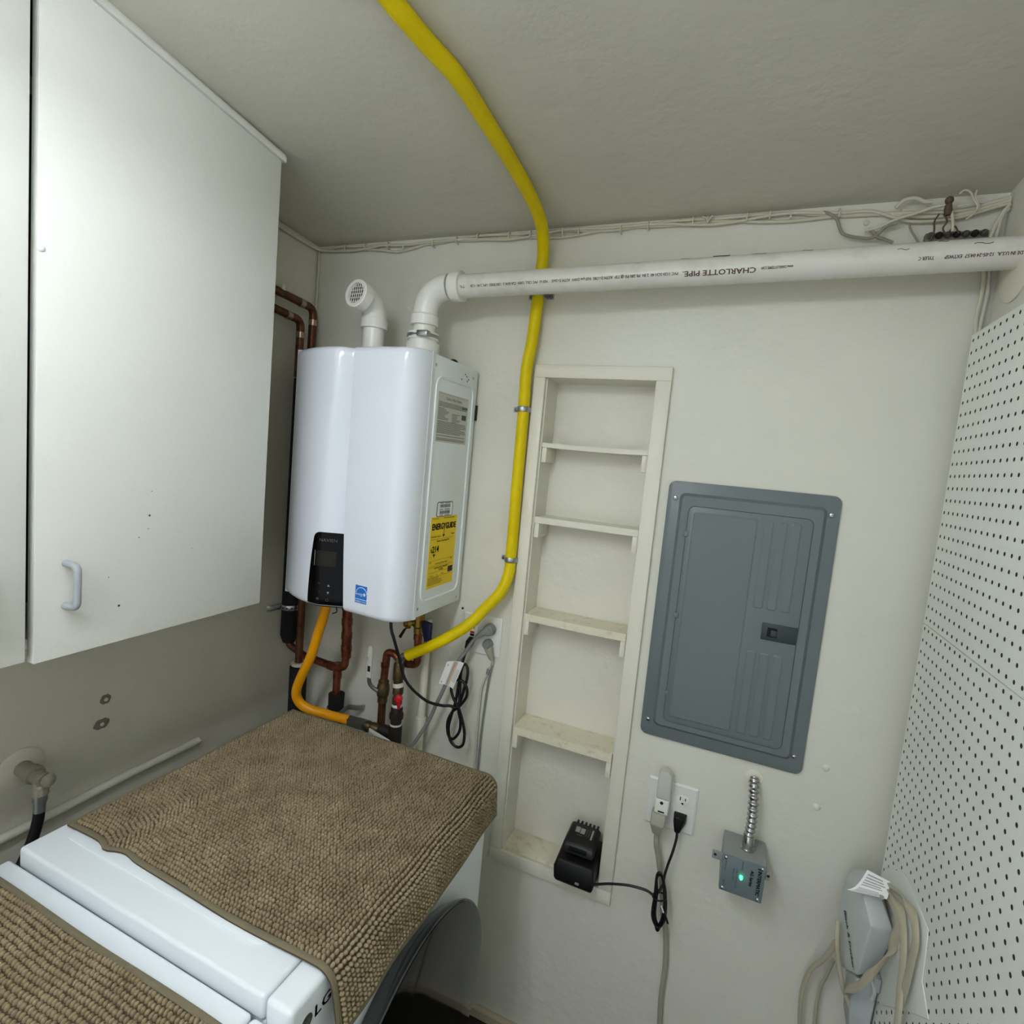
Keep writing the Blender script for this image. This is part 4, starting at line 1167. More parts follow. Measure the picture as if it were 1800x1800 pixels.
MB().tube(smooth_path(pts, 5), cr_, 8).build('cord', 'blackcord', t, ang=60)
MB().tube([(1.324 + 0.017 * math.cos(a), -0.053 + 0.016 * math.sin(a), 0.655 + 0.003 * math.cos(a)) for a in np.linspace(0, 2 * PI, 17)[:-1]], 0.0022, 6, closed=True).build('cord_tie', 'blackcord', t)
MB().tube(smooth_path([(1.334, -0.07, 0.640), (1.345, -0.072, 0.625), (1.354, -0.07, 0.605)], 5), 0.0028, 8).build('tie_end', 'blackcord', t)
MB().tube([(1.332, -0.070, 0.646), (1.340, -0.0735, 0.632)], 0.0022, 6).build('metal_end', 'lever', t)

t = thing('battery_pack', 'black power tool battery with pale print seated on the charger', 'battery', (1.092, 0.0, 0.66))
zt = zb + 0.082
ht = 0.046
body = [(1.048, -0.038, zt), (1.136, -0.038, zt), (1.048, 0.056, zt + 0.012), (1.136, 0.056, zt + 0.012),
        (1.046, -0.034, zt + 0.020), (1.138, -0.034, zt + 0.020), (1.052, -0.022, zt + 0.030), (1.132, -0.022, zt + 0.030), (1.055, 0.046, zt + 0.044), (1.130, 0.046, zt + 0.044), (1.046, 0.058, zt + 0.03), (1.138, 0.058, zt + 0.03)]
bp = MB().hull(body).build('body', 'battery', t, bevel=0.005, seg=3)
def bt(x, s): return V(x, -0.022 + 0.068 * s, zt + 0.0306 + 0.014 * s + 0.0004)
b = MB()
for x0, x1, s0, s1 in ((1.069, 1.082, .48, .76), (1.084, 1.097, .46, .74)):
    b.add([bt(x0, s0), bt(x1, s0), bt(x1, s1), bt(x0, s1)], [(0, 1, 2, 3)])
b.add([bt(1.116, .30), bt(1.121, .30), bt(1.121, .80), bt(1.116, .80)], [(0, 1, 2, 3)])
b.build('pale_print', 'symbol', bp)
b = MB()
for x in (1.102, 1.109):
    b.add([bt(x, .4), bt(x + .0015, .4), bt(x + .0015, .75), bt(x, .75)], [(0, 1, 2, 3)])
b.add([bt(1.075, .34), bt(1.094, .34), bt(1.094, .38), bt(1.075, .38)], [(0, 1, 2, 3)])
b.build('grey_print', 'logogrey', bp)
for k in range(6):
    x = 1.064 + k * 0.012
    MB().box((x, 0.044, zt + 0.034), (x + 0.006, 0.058, zt + 0.0445)).build('rib', 'battery', t, bevel=0.001)
MB().box((1.066, -0.0375, zt + 0.008), (1.118, -0.0335, zt + 0.022)).build('release_button', 'black', t, bevel=0.002)

# ================================================================== surge protector
t = thing('surge_protector', 'grey metal surge protector box with green light and ribbed metal conduit', 'surge protector', (1.507, -0.05, 0.768))
SA, SB, SZ0, SZ1, SY = 1.459, 1.556, 0.7675, 0.862, -0.098
MB().box((SA, SY, SZ0), (SB, -0.0005, SZ1)).build('box', 'surge', t, bevel=0.003)
fc = MB().box((SA + 0.001, SY - 0.0025, SZ0 + 0.001), (SB - 0.001, SY - 0.0003, SZ1 - 0.001)).build('face_plate', 'surgeface', t, bevel=0.0015)
for x, z in ((SA + 0.008, SZ1 - 0.008), (SB - 0.008, SZ1 - 0.008), (SA + 0.008, SZ0 + 0.008), (SB - 0.010, SZ0 + 0.008)):
    MB().lathe((x, SY - 0.0025, z), (0, -1, 0), [(0, 0.0045), (0.001, 0.0043), (0.0025, 0.002)], 10).build('screw', 'screw', fc)
ty = SY - 0.0030
b = MB()
b.text('INTERMATIC', (1.5395, ty, 0.8475), (0, 0, -1), (1, 0, 0), 0.0115, 'LEFT', 0.95, bold=0.04)
b.text('AG Series', (1.5235, ty, 0.842), (0, 0, -1), (1, 0, 0), 0.0105, 'LEFT', 0.92, bold=0.04)
b.add([(1.5385, ty, 0.8535), (1.5495, ty, 0.8535), (1.5495, ty, 0.850), (1.5385, ty, 0.850)], [(0, 1, 2, 3)])
b.build('brand_print', 'ink', fc)
b = MB()
b.text('SURGE PROTECTIVE', (1.4925, ty, 0.8335), (0, 0, -1), (1, 0, 0), 0.0062, 'LEFT', 0.85)
b.text('DEVICE TYPE 2', (1.4855, ty, 0.8335), (0, 0, -1), (1, 0, 0), 0.0055, 'LEFT', 0.85)
b.text('PROTECTED', (1.5030, ty, 0.857), (0, 0, -1), (1, 0, 0), 0.0048, 'LEFT', 0.8)
b.text('MODEL AG', (1.4665, ty, 0.846), (0, 0, -1), (1, 0, 0), 0.005, 'LEFT', 0.95)
b.text('120/240', (1.4660, ty, 0.800), (0, 0, -1), (1, 0, 0), 0.006, 'LEFT', 0.9)
b.build('small_print', 'latch', fc)
ld = MB().lathe((1.5045, SY - 0.0025, 0.8185), (0, -1, 0), [(0, 0.0040), (0.006, 0.0040), (0.009, 0.003), (0.0102, 0.001)], 12).build('status_led', 'led', t)
for x0, x1 in ((SA - 0.024, SA + 0.001), (SB - 0.001, SB + 0.010)):
    l = MB().box((x0, -0.094, 0.836 if x0 < SA else 0.826), (x1, -0.090, 0.858 if x0 < SA else 0.848)).build('mounting_ear', 'surge', t, bevel=0.002)
    xc = x0 + 0.007 if x0 < SA else x1 - 0.004
    MB().lathe((xc, -0.0941, 0.848 if x0 < SA else 0.838), (0, -1, 0), [(0, 0.0035), (0.0004, 0.0035)], 10).build('hole', 'slot', l)
MB().lathe((1.514, -0.052, SZ1 - 0.001), (-0.02, 0, 1), [(0, 0.0165), (0.004, 0.0165), (0.004, 0.0135), (0.036, 0.0135), (0.038, 0.0125)], 18).build('connector', 'chrome', t)
path = smooth_path([(1.5135, -0.052, 0.898), (1.515, -0.050, 0.93), (1.514, -0.045, 0.965), (1.512, -0.032, 1.0), (1.511, -0.006, 1.020)], 22)
rad = [0.0112 + 0.0020 * math.sin(2 * PI * k / 8.0) for k in range(len(path))]
cd = MB().tube(path, rad, 14).build('flex_conduit', 'chrome', t, ang=70)
MB().lathe((1.511, 0, 1.020), (0, -1, 0), [(0, 0.021), (0.001, 0.020), (0.002, 0.013)], 18).build('wall_patch', 'nichetrim', t)

# small wall patches
for (x, z, r, lab) in ((1.662, 1.093, 0.0065, 'small raised paint blob on the wall right of the breaker panel'), (1.655, 0.99, 0.007, 'small raised paint blob on the wall below right of the breaker panel')):
    b = MB().lathe((x, 0, z), (0, -1, 0), [(0, r * 1.3), (0.001, r * 1.2), (0.003, r * .7), (0.0036, r * .2)], 14)
    tag(b.build('paint_blob', 'wall'), lab, 'paint blob')

# ================================================================== pegboards on the right wall
PX = 1.790
IN = 0.0254
def pegboard(name, label, ztop, rows, first, cols=42):
    """ztop: board top edge; first: distance from top edge to the first hole row"""
    t0 = 0.005
    R = 0.0038
    oct_ = [(R * math.cos(PI / 8 + k * PI / 4), R * math.sin(PI / 8 + k * PI / 4)) for k in range(8)]
    h = IN / 2
    b = MB()
    y0 = -0.0657
    zs = [ztop - first - i * IN for i in range(rows)]
    yend = y0 + h - 0.0005
    # order matching octagon angles: start at 22.5 deg
    sq = [(h, h), (0, h), (-h, h), (-h, 0), (-h, -h), (0, -h), (h, -h), (h, 0)]
    for ri, z in enumerate(zs):
        for c in range(cols):
            y = y0 - c * IN
            o = len(b.v)
            top = (ztop - z) if ri == 0 else h
            for (a, c_) in sq:
                aa, cc = a, c_
                if c_ > 0:
                    cc = top
                b.v.append((PX, y + aa, z + cc))
            oc = [oct_[k] for k in (0, 1, 2, 3, 4, 5, 6, 7)]
            # octagon vertices between square points: use angle-matched pairs
            for (a, c_) in oc:
                b.v.append((PX, y + a, z + c_))
            for (a, c_) in oc:
                b.v.append((PX + t0, y + a, z + c_))
            # ring: square point k (45k+45..) pairs with octagon pts
            # square order angles: 45,90,135,180,225,270,315,0 ; octagon: 22.5,67.5,...
            for k in range(8):
                s0 = o + k
                s1 = o + (k + 1) % 8
                p0 = o + 8 + (k + 1) % 8
                b.f.append((s0, s1, p0))
                p1 = o + 8 + k
                b.f.append((s0, p0, p1))
                b.f.append((p1, p0, o + 16 + (k + 1) % 8, o + 16 + k))
    # edges and back
    ybot, ytop = y0 + h, y0 - (cols - 1) * IN - h
    zb_ = zs[-1] - h
    for (p, q) in (((ybot, ztop), (ytop, ztop)), ((ytop, ztop), (ytop, zb_)), ((ytop, zb_), (ybot, zb_)), ((ybot, zb_), (ybot, ztop))):
        b.add([(PX, p[0], p[1]), (PX, q[0], q[1]), (PX + t0, q[0], q[1]), (PX + t0, p[0], p[1])], [(0, 1, 2, 3)])
    o = b.build(name, 'peg', smooth=False, recalc=False, org=(PX, (ybot + ytop) / 2, zb_))
    me = o.data
    me.materials.append(M['pegcore'])
    me.polygons.foreach_set('material_index', [1 if len(p.vertices) == 4 and max(me.vertices[v].co.x for v in p.vertices) > 0.004 and p.area < 5e-5 else 0 for p in me.polygons])
    bm = bmesh.new(); bm.from_mesh(me)
    bmesh.ops.remove_doubles(bm, verts=bm.verts, dist=1e-5)
    bmesh.ops.recalc_face_normals(bm, faces=bm.faces)
    bm.to_mesh(me); bm.free()
    tag(o, label, 'pegboard')
    ztp = ztop - 0.002
    for y in (-0.20, -0.60, ytop + 0.019):  # the last strip is added to shut light out at the near end
        MB().box((PX + t0 + 0.0005, y - 0.018, zb_ + 0.002), (RW - 0.0005, y + 0.018, ztp)).build('furring_light_stop', 'cabin', o)
    MB().box((PX + t0 + 0.0005, ytop + 0.04, ztp - 0.03 if rows < 30 else zb_ + 0.002), (RW - 0.0005, -0.075, ztp if rows < 30 else zb_ + 0.03)).build('furring_light_stop', 'cabin', o)  # unseen cross strip, added to keep the gap behind the holes dark
    return zb_
pegboard('pegboard_panel', 'upper white perforated hardboard panel on the right wall', 2.0916 + 0.0127, 24, 0.0127)
pegboard('pegboard_panel', 'lower white perforated hardboard panel on the right wall, below the seam', 1.4932, 56, 0.009)

# ================================================================== hand vacuum in the corner
t = thing('hand_vacuum', 'pale grey angular hand vacuum hung in the corner beside the pegboard', 'vacuum', (1.75, -0.12, 0.56))
body = [(1.715, -0.08, 0.815), (1.725, -0.08, 0.715), (1.735, -0.09, 0.68), (1.724, -0.06, 0.875),
        (1.729, -0.18, 0.924), (1.744, -0.205, 0.881), (1.7435, -0.17, 0.737),
        (1.757, -0.17, 0.942), (1.7845, -0.195, 0.882), (1.7855, -0.19, 0.84), (1.757, -0.168, 0.745), (1.780, -0.165, 0.775),
        (1.785, -0.04, 0.90), (1.785, -0.04, 0.73), (1.74, -0.035, 0.89), (1.74, -0.035, 0.72)]
vb = MB().hull(body).build('body', 'vac', t, bevel=0.004, seg=3)
low = [(1.751, -0.145, 0.712), (1.780, -0.15, 0.722), (1.786, -0.165, 0.70), (1.783, -0.16, 0.56), (1.745, -0.145, 0.66), (1.755, -0.14, 0.56),
       (1.75, -0.05, 0.70), (1.785, -0.05, 0.70), (1.76, -0.05, 0.56), (1.785, -0.05, 0.56)]
MB().hull(low).build('dust_bowl', 'vaclow', t, bevel=0.004, seg=3)
# side lettering along the long face
P0 = V(1.7205, -0.103, 0.827); P1 = V(1.7425, -0.150, 0.745)
rt = nrm(P1 - P0)
fn_ = nrm(np.cross(V(1.729, -0.18, 0.924) - V(1.715, -0.08, 0.815), V(1.7435, -0.17, 0.737) - V(1.715, -0.08, 0.815)))
if np.dot(fn_, V(CAM.x, CAM.y, CAM.z) - P0) < 0:
    fn_ = -fn_
upv = nrm(np.cross(fn_, rt))
if upv[0] < 0 and False:
    upv = -upv
from mathutils.bvhtree import BVHTree
_org = ORG[vb.name]
bvh = BVHTree.FromPolygons([Vector(tuple(V(*v.co) + _org)) for v in vb.data.vertices], [tuple(p.vertices) for p in vb.data.polygons])
def on_body(x, y):
    q = P0 + rt * x + upv * y + fn_ * 0.06
    h_ = bvh.ray_cast(Vector(tuple(q)), Vector(tuple(-fn_)))
    return (V(*h_[0]) if h_[0] else q - fn_ * 0.06) + fn_ * 0.0016
MB().text('Black & Decker', P0, rt, upv, 0.0170, 'LEFT', 0.98, bend=on_body, bold=0.03).build('brand_print', 'latch', vb)
pl = [(-0.058, 0.90), (-0.085, 0.945), (-0.19, 1.006), (-0.235, 1.010), (-0.345, 1.008), (-0.352, 0.965), (-0.356, 0.919), (-0.405, 0.893), (-0.345, 0.845), (-0.20, 0.72), (-0.058, 0.62)]
MB().prism([(PX - 0.0027, y, z) for y, z in pl], (0.0022, 0, 0)).build('mounting_plate', 'peg', t, bevel=0.0008)
MB().tube(smooth_path([(1.770, -0.172, 0.742), (1.776, -0.180, 0.725), (1.774, -0.178, 0.705)], 5), 0.004, 8).build('latch_hook', 'vac', t)
MB().box((1.773, -0.178, 0.722), (1.786, -0.160, 0.752)).build('latch_block', 'vaclow', t, bevel=0.002)
# tag
TA, TB_, TC_, TD_ = V(1.728, -0.185, 0.985), V(1.768, -0.190, 0.978), V(1.760, -0.215, 0.955), V(1.694, -0.20, 0.938)
def vt(u, v, off=0.0):
    p = (TA * (1 - u) + TB_ * u) * (1 - v) + (TD_ * (1 - u) + TC_ * u) * v
    return (p[0], p[1] - off - 0.004 * math.sin(v * PI), p[2] - 0.010 * math.sin(v * PI) * (1 - 0.3 * u) + off)
b = MB(); b.grid(vt, 6, 10); b.grid(lambda u, v: vt(u, v, -0.0005), 6, 10)
tg = b.build('paper_tag', 'tag', t)
b = MB()
for k in range(11):
    vv = 0.08 + k * 0.078
    if k == 5: continue
    b.grid(lambda u, v: vt(0.10 + (0.62 + 0.2 * ((k * 7) % 3) / 3) * u, vv + 0.035 * v, 0.0006), 4, 1)
b.lathe(vt(0.86, 0.85, 0.0008), (0, -0.6, 1), [(0, 0.0045), (0.0002, 0.0045)], 12)
b.build('tag_print', 'taggrey', tg)
# beige flat cords
def ribbon(name, pts, wd, parent, w=0.0082, th=0.0032, m='beigecord'):
    return MB().tube(smooth_path(pts, 7), w, 12, flat=(w, th, wd)).build(name, m, parent, ang=60)
W1 = (0.9, -0.1, 0.15)
ribbon('cord', [(1.765, -0.188, 0.955), (1.780, -0.215, 0.93), (1.781, -0.225, 0.90), (1.780, -0.222, 0.865), (1.770, -0.215, 0.82), (1.757, -0.21, 0.786), (1.744, -0.195, 0.737), (1.732, -0.17, 0.70), (1.738, -0.14, 0.668)], (0.2, -0.2, 1), t)
ribbon('cord', [(1.763, -0.17, 0.955), (1.7735, -0.235, 0.965), (1.775, -0.275, 0.945), (1.774, -0.305, 0.90), (1.772, -0.32, 0.86), (1.770, -0.34, 0.80), (1.768, -0.35, 0.68), (1.766, -0.35, 0.50)], (0.35, -0.9, 0), t)
ribbon('cord', [(1.766, -0.14, 0.945), (1.772, -0.26, 0.998), (1.775, -0.31, 1.0), (1.7765, -0.335, 0.975), (1.776, -0.335, 0.94), (1.776, -0.33, 0.89), (1.776, -0.32, 0.84)], (0.35, -0.9, 0), t)
ribbon('cord', [(1.710, -0.11, 0.80), (1.708, -0.13, 0.775), (1.716, -0.135, 0.728), (1.731, -0.14, 0.676), (1.748, -0.14, 0.64), (1.760, -0.14, 0.60), (1.766, -0.14, 0.5)], (1, 0, 0.3), t, 0.005)
ribbon('cord', [(1.722, -0.07, 0.72), (1.708, -0.05, 0.655), (1.690, -0.03, 0.600), (1.679, -0.03, 0.545), (1.679, -0.03, 0.50), (1.684, -0.03, 0.45), (1.70, -0.03, 0.36)], (0.5, -1, 0), t, 0.0068)
ribbon('cord', [(1.727, -0.05, 0.66), (1.722, -0.03, 0.595), (1.716, -0.02, 0.55), (1.716, -0.02, 0.47), (1.73, -0.02, 0.34)], (1, 0, 0.3), t, 0.0042)
for dx in (0, 0.009):
    MB().tube(smooth_path([(1.803 + dx, -0.030, 1.03), (1.799 + dx, -0.034, 0.985), (1.797 + dx * .4, -0.04, 0.95), (1.790 + dx * .3, -0.07, 0.90)], 5), 0.0032, 8).build('thin_cord', 'lightcord', t)

# ================================================================== dryer and washer
def appliance(name, label, x0, x1, y0, y1, ztop, door=None, rot=0.0):
    """y0 far side, y1 near side; front at x1"""
    t = thing(name, label, name.replace('_', ' '), ((x0 + x1) / 2, (y0 + y1) / 2, 0))
    MB().box((x0 + 0.012, y1 + 0.004, 0.03), (x1 - 0.012, y0 - 0.004, ztop - 0.042)).build('cabinet', 'appl', t, bevel=0.006, seg=3)
    MB().box((x0, y1, ztop - 0.042), (x1 - 0.052, y0, ztop)).build('top_cover', 'appl', t, bevel=0.007, seg=4)
    con = MB().box((x1 - 0.0505, y1, ztop - 0.135), (x1, y0, ztop - 0.001)).build('console', 'appl', t, bevel=0.009, seg=4)
    MB().box((x1 - 0.030, y1 + 0.006, 0.03), (x1 - 0.004, y0 - 0.006, ztop - 0.137)).build('front_panel', 'appl', t, bevel=0.006, seg=3)
    for (fx, fy) in ((x0 + 0.06, y0 - 0.06), (x1 - 0.06, y0 - 0.06), (x0 + 0.06, y1 + 0.06), (x1 - 0.06, y1 + 0.06)):
        MB().lathe((fx, fy, 0.0), (0, 0, 1), [(0, 0.02), (0.01, 0.02), (0.012, 0.01), (0.034, 0.01)], 12).build('foot', 'blackmat', t)
    return t, con
DT = 0.962
DXA, DXB, DYA, DYB = 0.236, 0.90, -0.252, -0.928
t, con = appliance('dryer', 'white front-loading dryer against the back wall under the larger rug', DXA, DXB, DYA, DYB, DT)
MB().prism([((0.272 + 0.788) / 2 + a, (-0.262 - 0.874) / 2 + c, DT - 0.001) for a, c in rrect(0.516, 0.612, 0.022)], (0, 0, 0.0035)).build('top_inset', 'appl', t, bevel=0.0015)
b = MB()
b.text('LG', (DXB + 0.0006, -0.880, 0.908), (0, 1, 0), (0, 0, 1), 0.026, 'LEFT', 1.2, bold=0.03)
b.build('brand_print', 'latch', con)
MB().lathe((DXB - 0.0005, -0.895, 0.9165), (1, 0, 0), [(0, 0.0115), (0.0012, 0.0115)], 24).build('brand_disc', 'logogrey', con)
b = MB(); b.text('LG', (DXB + 0.0009, -0.895, 0.913), (0, 1, 0), (0, 0, 1), 0.010, 'CENTER'); b.build('brand_mark', 'surge', con)
# round door
DC = V(0.0, -0.607, 0.548)
dr = MB().lathe((DXB - 0.002, DC[1], DC[2]), (1, 0, 0), [(0, 0.262), (0.012, 0.272), (0.026, 0.283), (0.034, 0.2865), (0.0385, 0.2865), (0.041, 0.284)], 72).build('door_rim', 'doorrim', t, ang=25)
MB().lathe((DXB + 0.0385, DC[1], DC[2]), (1, 0, 0), [(0, 0.2825), (0.0015, 0.2825), (0.004, 0.262), (0.0065, 0.18), (0.0075, 0.02)], 72).build('door_glass', 'doorblack', dr, ang=60)

WT = 0.933
t, con = appliance('washing_machine', 'white front-loading washing machine nearest the camera with a rug on top', 0.214, 0.885, -0.9305, -1.61, WT)

# ================================================================== nubby rugs
def nub_rug(name, label, surf, umax, vmax, pu, pv, hem=0.010, seed=1, group=None, org=(0, 0, 0), flip=1.0):
    """surf(u, v) -> point, u and v in metres"""
    rnd = np.random.RandomState(seed)
    t = thing(name, label, 'rug', org, group)
    nu, nv = int(umax / 0.012), int(vmax / 0.012)
    def P(u, v): return surf(u, v)
    def N(u, v):
        e = 0.002
        a = surf(u + e, v) - surf(u - e, v)
        c = surf(u, v + e) - surf(u, v - e)
        n_ = np.cross(a, c) * flip
        return n_ / np.linalg.norm(n_)
    b = MB()
    top = []
    bot = []
    for j in range(nv + 1):
        for i in range(nu + 1):
            u, v = umax * i / nu, vmax * j / nv
            p = P(u, v)
            n_ = N(u, v)
            
            bot.append(p + n_ * 0.0006)
            top.append(p + n_ * 0.0045)
    k = len(top)
    b.add(bot + top, [])
    W_ = nu + 1
    for j in range(nv):
        for i in range(nu):
            a = j * W_ + i
            b.f.append((k + a, k + a + 1, k + a + W_ + 1, k + a + W_))
            b.f.append((a, a + W_, a + W_ + 1, a + 1))
    for j in range(nv):
        for i in (0, nu):
            a = j * W_ + i
            b.f.append((a, a + W_, k + a + W_, k + a))
    for i in range(nu):
        for j in (0, nv):
            a = j * W_ + i
            b.f.append((a, a + 1, k + a + 1, k + a))
    b.build('backing', 'rugdark', t, ang=60)
    b = MB()
    def hs(u, v, o): return P(u, v) + N(u, v) * (0.005 + 0.0012 * math.sin(PI * o))
    hw = hem + 0.001
    b.grid(lambda a, c: hs(umax * a, -0.001 + hw * c, c), nu * 2, 3)
    b.grid(lambda a, c: hs(umax * a, vmax + 0.001 - hw * c, c), nu * 2, 3)
    b.grid(lambda a, c: hs(-0.001 + hw * c, vmax * a, c), nv * 2, 3)
    b.grid(lambda a, c: hs(umax + 0.001 - hw * c, vmax * a, c), nv * 2, 3)
    b.build('hem', 'rugbase', t, ang=60, recalc=False)
    # nub template: squat half ellipsoid, 6 sides
    seg = 7
    tv = []
    for (rr, zz) in ((1.0, -0.1), (0.98, 0.45), (0.66, 0.84)):
        for q in range(seg):
            a = 2 * PI * q / seg
            tv.append((rr * math.cos(a), rr * math.sin(a), zz))
    tv.append((0, 0, 1.0))
    tf = []
    for r_ in range(2):
        for q in range(seg):
            q2 = (q + 1) % seg
            tf.append((r_ * seg + q, r_ * seg + q2, (r_ + 1) * seg + q2, (r_ + 1) * seg + q))
    for q in range(seg):
        tf.append((2 * seg + q, 2 * seg + (q + 1) % seg, 3 * seg, 3 * seg))
    tv = np.array(tv)
    cu = int((umax - 2 * hem) / pu)
    cv = int((vmax - 2 * hem) / pv)
    VV, NN, UU = [], [], []
    for j in range(cv):
        for i in range(cu):
            u = hem + (i + 0.5) * (umax - 2 * hem) / cu + rnd.uniform(-1, 1) * pu * 0.10 + 0.0012 * math.sin(j * 0.31)
            v = hem + (j + 0.5) * (vmax - 2 * hem) / cv + rnd.uniform(-1, 1) * pv * 0.10 + 0.0012 * math.sin(i * 0.23)
            p = P(u, v)
            n_ = N(u, v)
            tu = nrm(surf(u + 0.002, v) - surf(u - 0.002, v))
            tvv = np.cross(n_, tu)
            lean = rnd.uniform(-0.18, 0.18, 2)
            su = pu * 0.46 * rnd.uniform(0.88, 1.1)
            sv = pv * 0.47 * rnd.uniform(0.88, 1.1)
            hh = 0.0064 * rnd.uniform(0.85, 1.15)
            loc = p + n_ * 0.0042 + np.outer(tv[:, 0] * su + tv[:, 2] * lean[0] * 0.004, tu) + np.outer(tv[:, 1] * sv + tv[:, 2] * lean[1] * 0.004, tvv) + np.outer(tv[:, 2] * hh, n_)
            VV.append(loc)
    VV = np.concatenate(VV) - ORG[t.name]
    cnt = cu * cv
    nvt = len(tv)
    quads = np.array([f for f in tf if len(set(f)) == 4])
    tris = np.array([f[:3] for f in tf if len(set(f)) == 3])
    off = (np.arange(cnt) * nvt)[:, None, None]
    Q = (quads[None] + off).reshape(-1, 4)
    T3 = (tris[None] + off).reshape(-1, 3)
    me = bpy.data.meshes.new('chenille_nubs')
    me.vertices.add(len(VV))
    me.vertices.foreach_set('co', VV.astype(np.float32).ravel())
    nl = Q.size + T3.size
    me.loops.add(nl)
    me.loops.foreach_set('vertex_index', np.concatenate([Q.ravel(), T3.ravel()]).astype(np.int32))
    me.polygons.add(len(Q) + len(T3))
    starts = np.concatenate([np.arange(len(Q)) * 4, Q.size + np.arange(len(T3)) * 3]).astype(np.int32)
    me.polygons.foreach_set('loop_start', starts)
    me.update(calc_edges=True)
    me.validate()
    me.polygons.foreach_set('use_smooth', [True] * len(me.polygons))
    me.materials.append(M['rug'])
    ob = bpy.data.objects.new('chenille_nubs', me)
    COL.objects.link(ob)
    ob.parent = t
    ob['kind'] = 'stuff'
    ORG[ob.name] = ORG[t.name]
    return t

RX0, RXE, RR = 0.252, 0.884, 0.030     # left edge, start of the front bend, bend radius
def rug_dryer(u, v):
    # u along X from left edge, over the front edge and down; v from near edge to far edge
    near = -0.857 - 0.006 * u / 0.6 + 0.003 * math.sin(u * 11.0) - 0.009 * math.exp(-((u - .125) / .018) ** 2) + 0.004 * math.exp(-((u - .17) / .02) ** 2)
    far = -0.268 + 0.006 * (u / 0.6)
    y = near + (far - near) * v / 0.60
    zb_ = DT + 0.0028 + 0.0012 * math.sin(u * 23 + v * 17)
    flat = RXE - RX0
    fl = 1.0 + 0.35 * math.sin(v * 26.0 + 0.6) * math.sin(v * 9.0)
    if u <= flat:
        lift = 0.0
        return V(RX0 + u, y, zb_ + lift)
    s = u - flat
    arc = RR * PI / 2 * 0.86
    if s < arc:
        a = s / RR
        return V(RXE + RR * math.sin(a), y, zb_ - RR * (1 - math.cos(a)))
    a = arc / RR
    q = s - arc
    wv = v / 0.60
    out = 0.06 + 0.17 * (1 - wv) + 0.12 * (fl - 1.0) * (1 - wv * 0.6)
    return V(RXE + RR * math.sin(a) + q * out, y + 0.02 * q * math.sin(v * 14), zb_ - RR * (1 - math.cos(a)) - q * math.sqrt(1 - out * out))
nub_rug('bath_rug', 'beige nubby rug on the dryer, hanging over its front edge', rug_dryer, RXE - RX0 + RR * PI / 2 * 0.86 + 0.076, 0.60, 0.0078, 0.0090, seed=3, group='beige nubby rugs', org=(0.56, -0.56, DT))
def rug_washer(u, v):
    y = -0.966 - 0.002 * math.sin(u * 6 + 1.0) - v - 0.004 * u / 0.62
    return V(0.226 + u + 0.03 * v, y, WT + 0.003 + 0.0015 * math.sin(u * 15 + v * 9))
nub_rug('bath_rug', 'beige nubby rug on the washing machine at the bottom left', rug_washer, 0.64, 0.46, 0.0078, 0.0098, seed=5, group='beige nubby rugs', org=(0.5, -1.2, WT), flip=-1.0)

# ================================================================== left wall: hose bib, hose, conduit, holes
t = thing('hose_tap', 'painted washing machine tap with round flange on the left wall', 'tap', (0.03, -0.80, 0.90))
MB().lathe((0.0, -0.812, 0.985), (1, 0, 0), [(0, 0.044), (0.003, 0.044), (0.005, 0.040), (0.006, 0.018)], 28).build('flange', 'wall_left', t)
b = MB().lathe((0.003, -0.812, 0.985), (1, 0.06, -0.1), [(0, 0.017), (0.030, 0.017), (0.032, 0.020), (0.046, 0.020), (0.048, 0.015), (0.072, 0.015), (0.074, 0.012)], 14)
b.lathe((0.062, -0.809, 0.984), (0.1, 0, -1), [(0, 0.012), (0.02, 0.0125), (0.024, 0.016), (0.042, 0.016)], 14)
b.build('tap_body', 'hosebib', t)
b = MB().lathe((0.074, -0.806, 0.978), (1, 0.1, 0.1), [(0, 0.007), (0.008, 0.007), (0.010, 0.014), (0.016, 0.015), (0.019, 0.006)], 8)
b.build('tap_handle', 'hosebib', t)
t = thing('supply_hose', 'black rubber washing machine hose hanging from the tap', 'hose', (0.07, -0.83, 0.7))
MB().lathe((0.066, -0.809, 0.944), (0.03, -0.05, -1), [(0, 0.014), (0.016, 0.014), (0.017, 0.0115), (0.040, 0.0115)], 14).build('ferrule', 'steel', t)
MB().tube(smooth_path([(0.067, -0.811, 0.908), (0.067, -0.813, 0.885), (0.063, -0.822, 0.84), (0.058, -0.840, 0.79), (0.052, -0.865, 0.735), (0.047, -0.895, 0.66), (0.05, -0.92, 0.55)], 7), 0.0108, 14).build('rubber_tube', 'black', t, ang=60)
tag(MB().tube([(0.0105, -0.385, 0.855), (0.0105, -0.60, 0.853), (0.0105, -0.745, 0.846), (0.0105, -1.5, 0.830)], 0.0105, 14).build('wall_conduit', 'wall_left'), 'thin painted pipe running along the left wall behind the dryer', 'pipe')
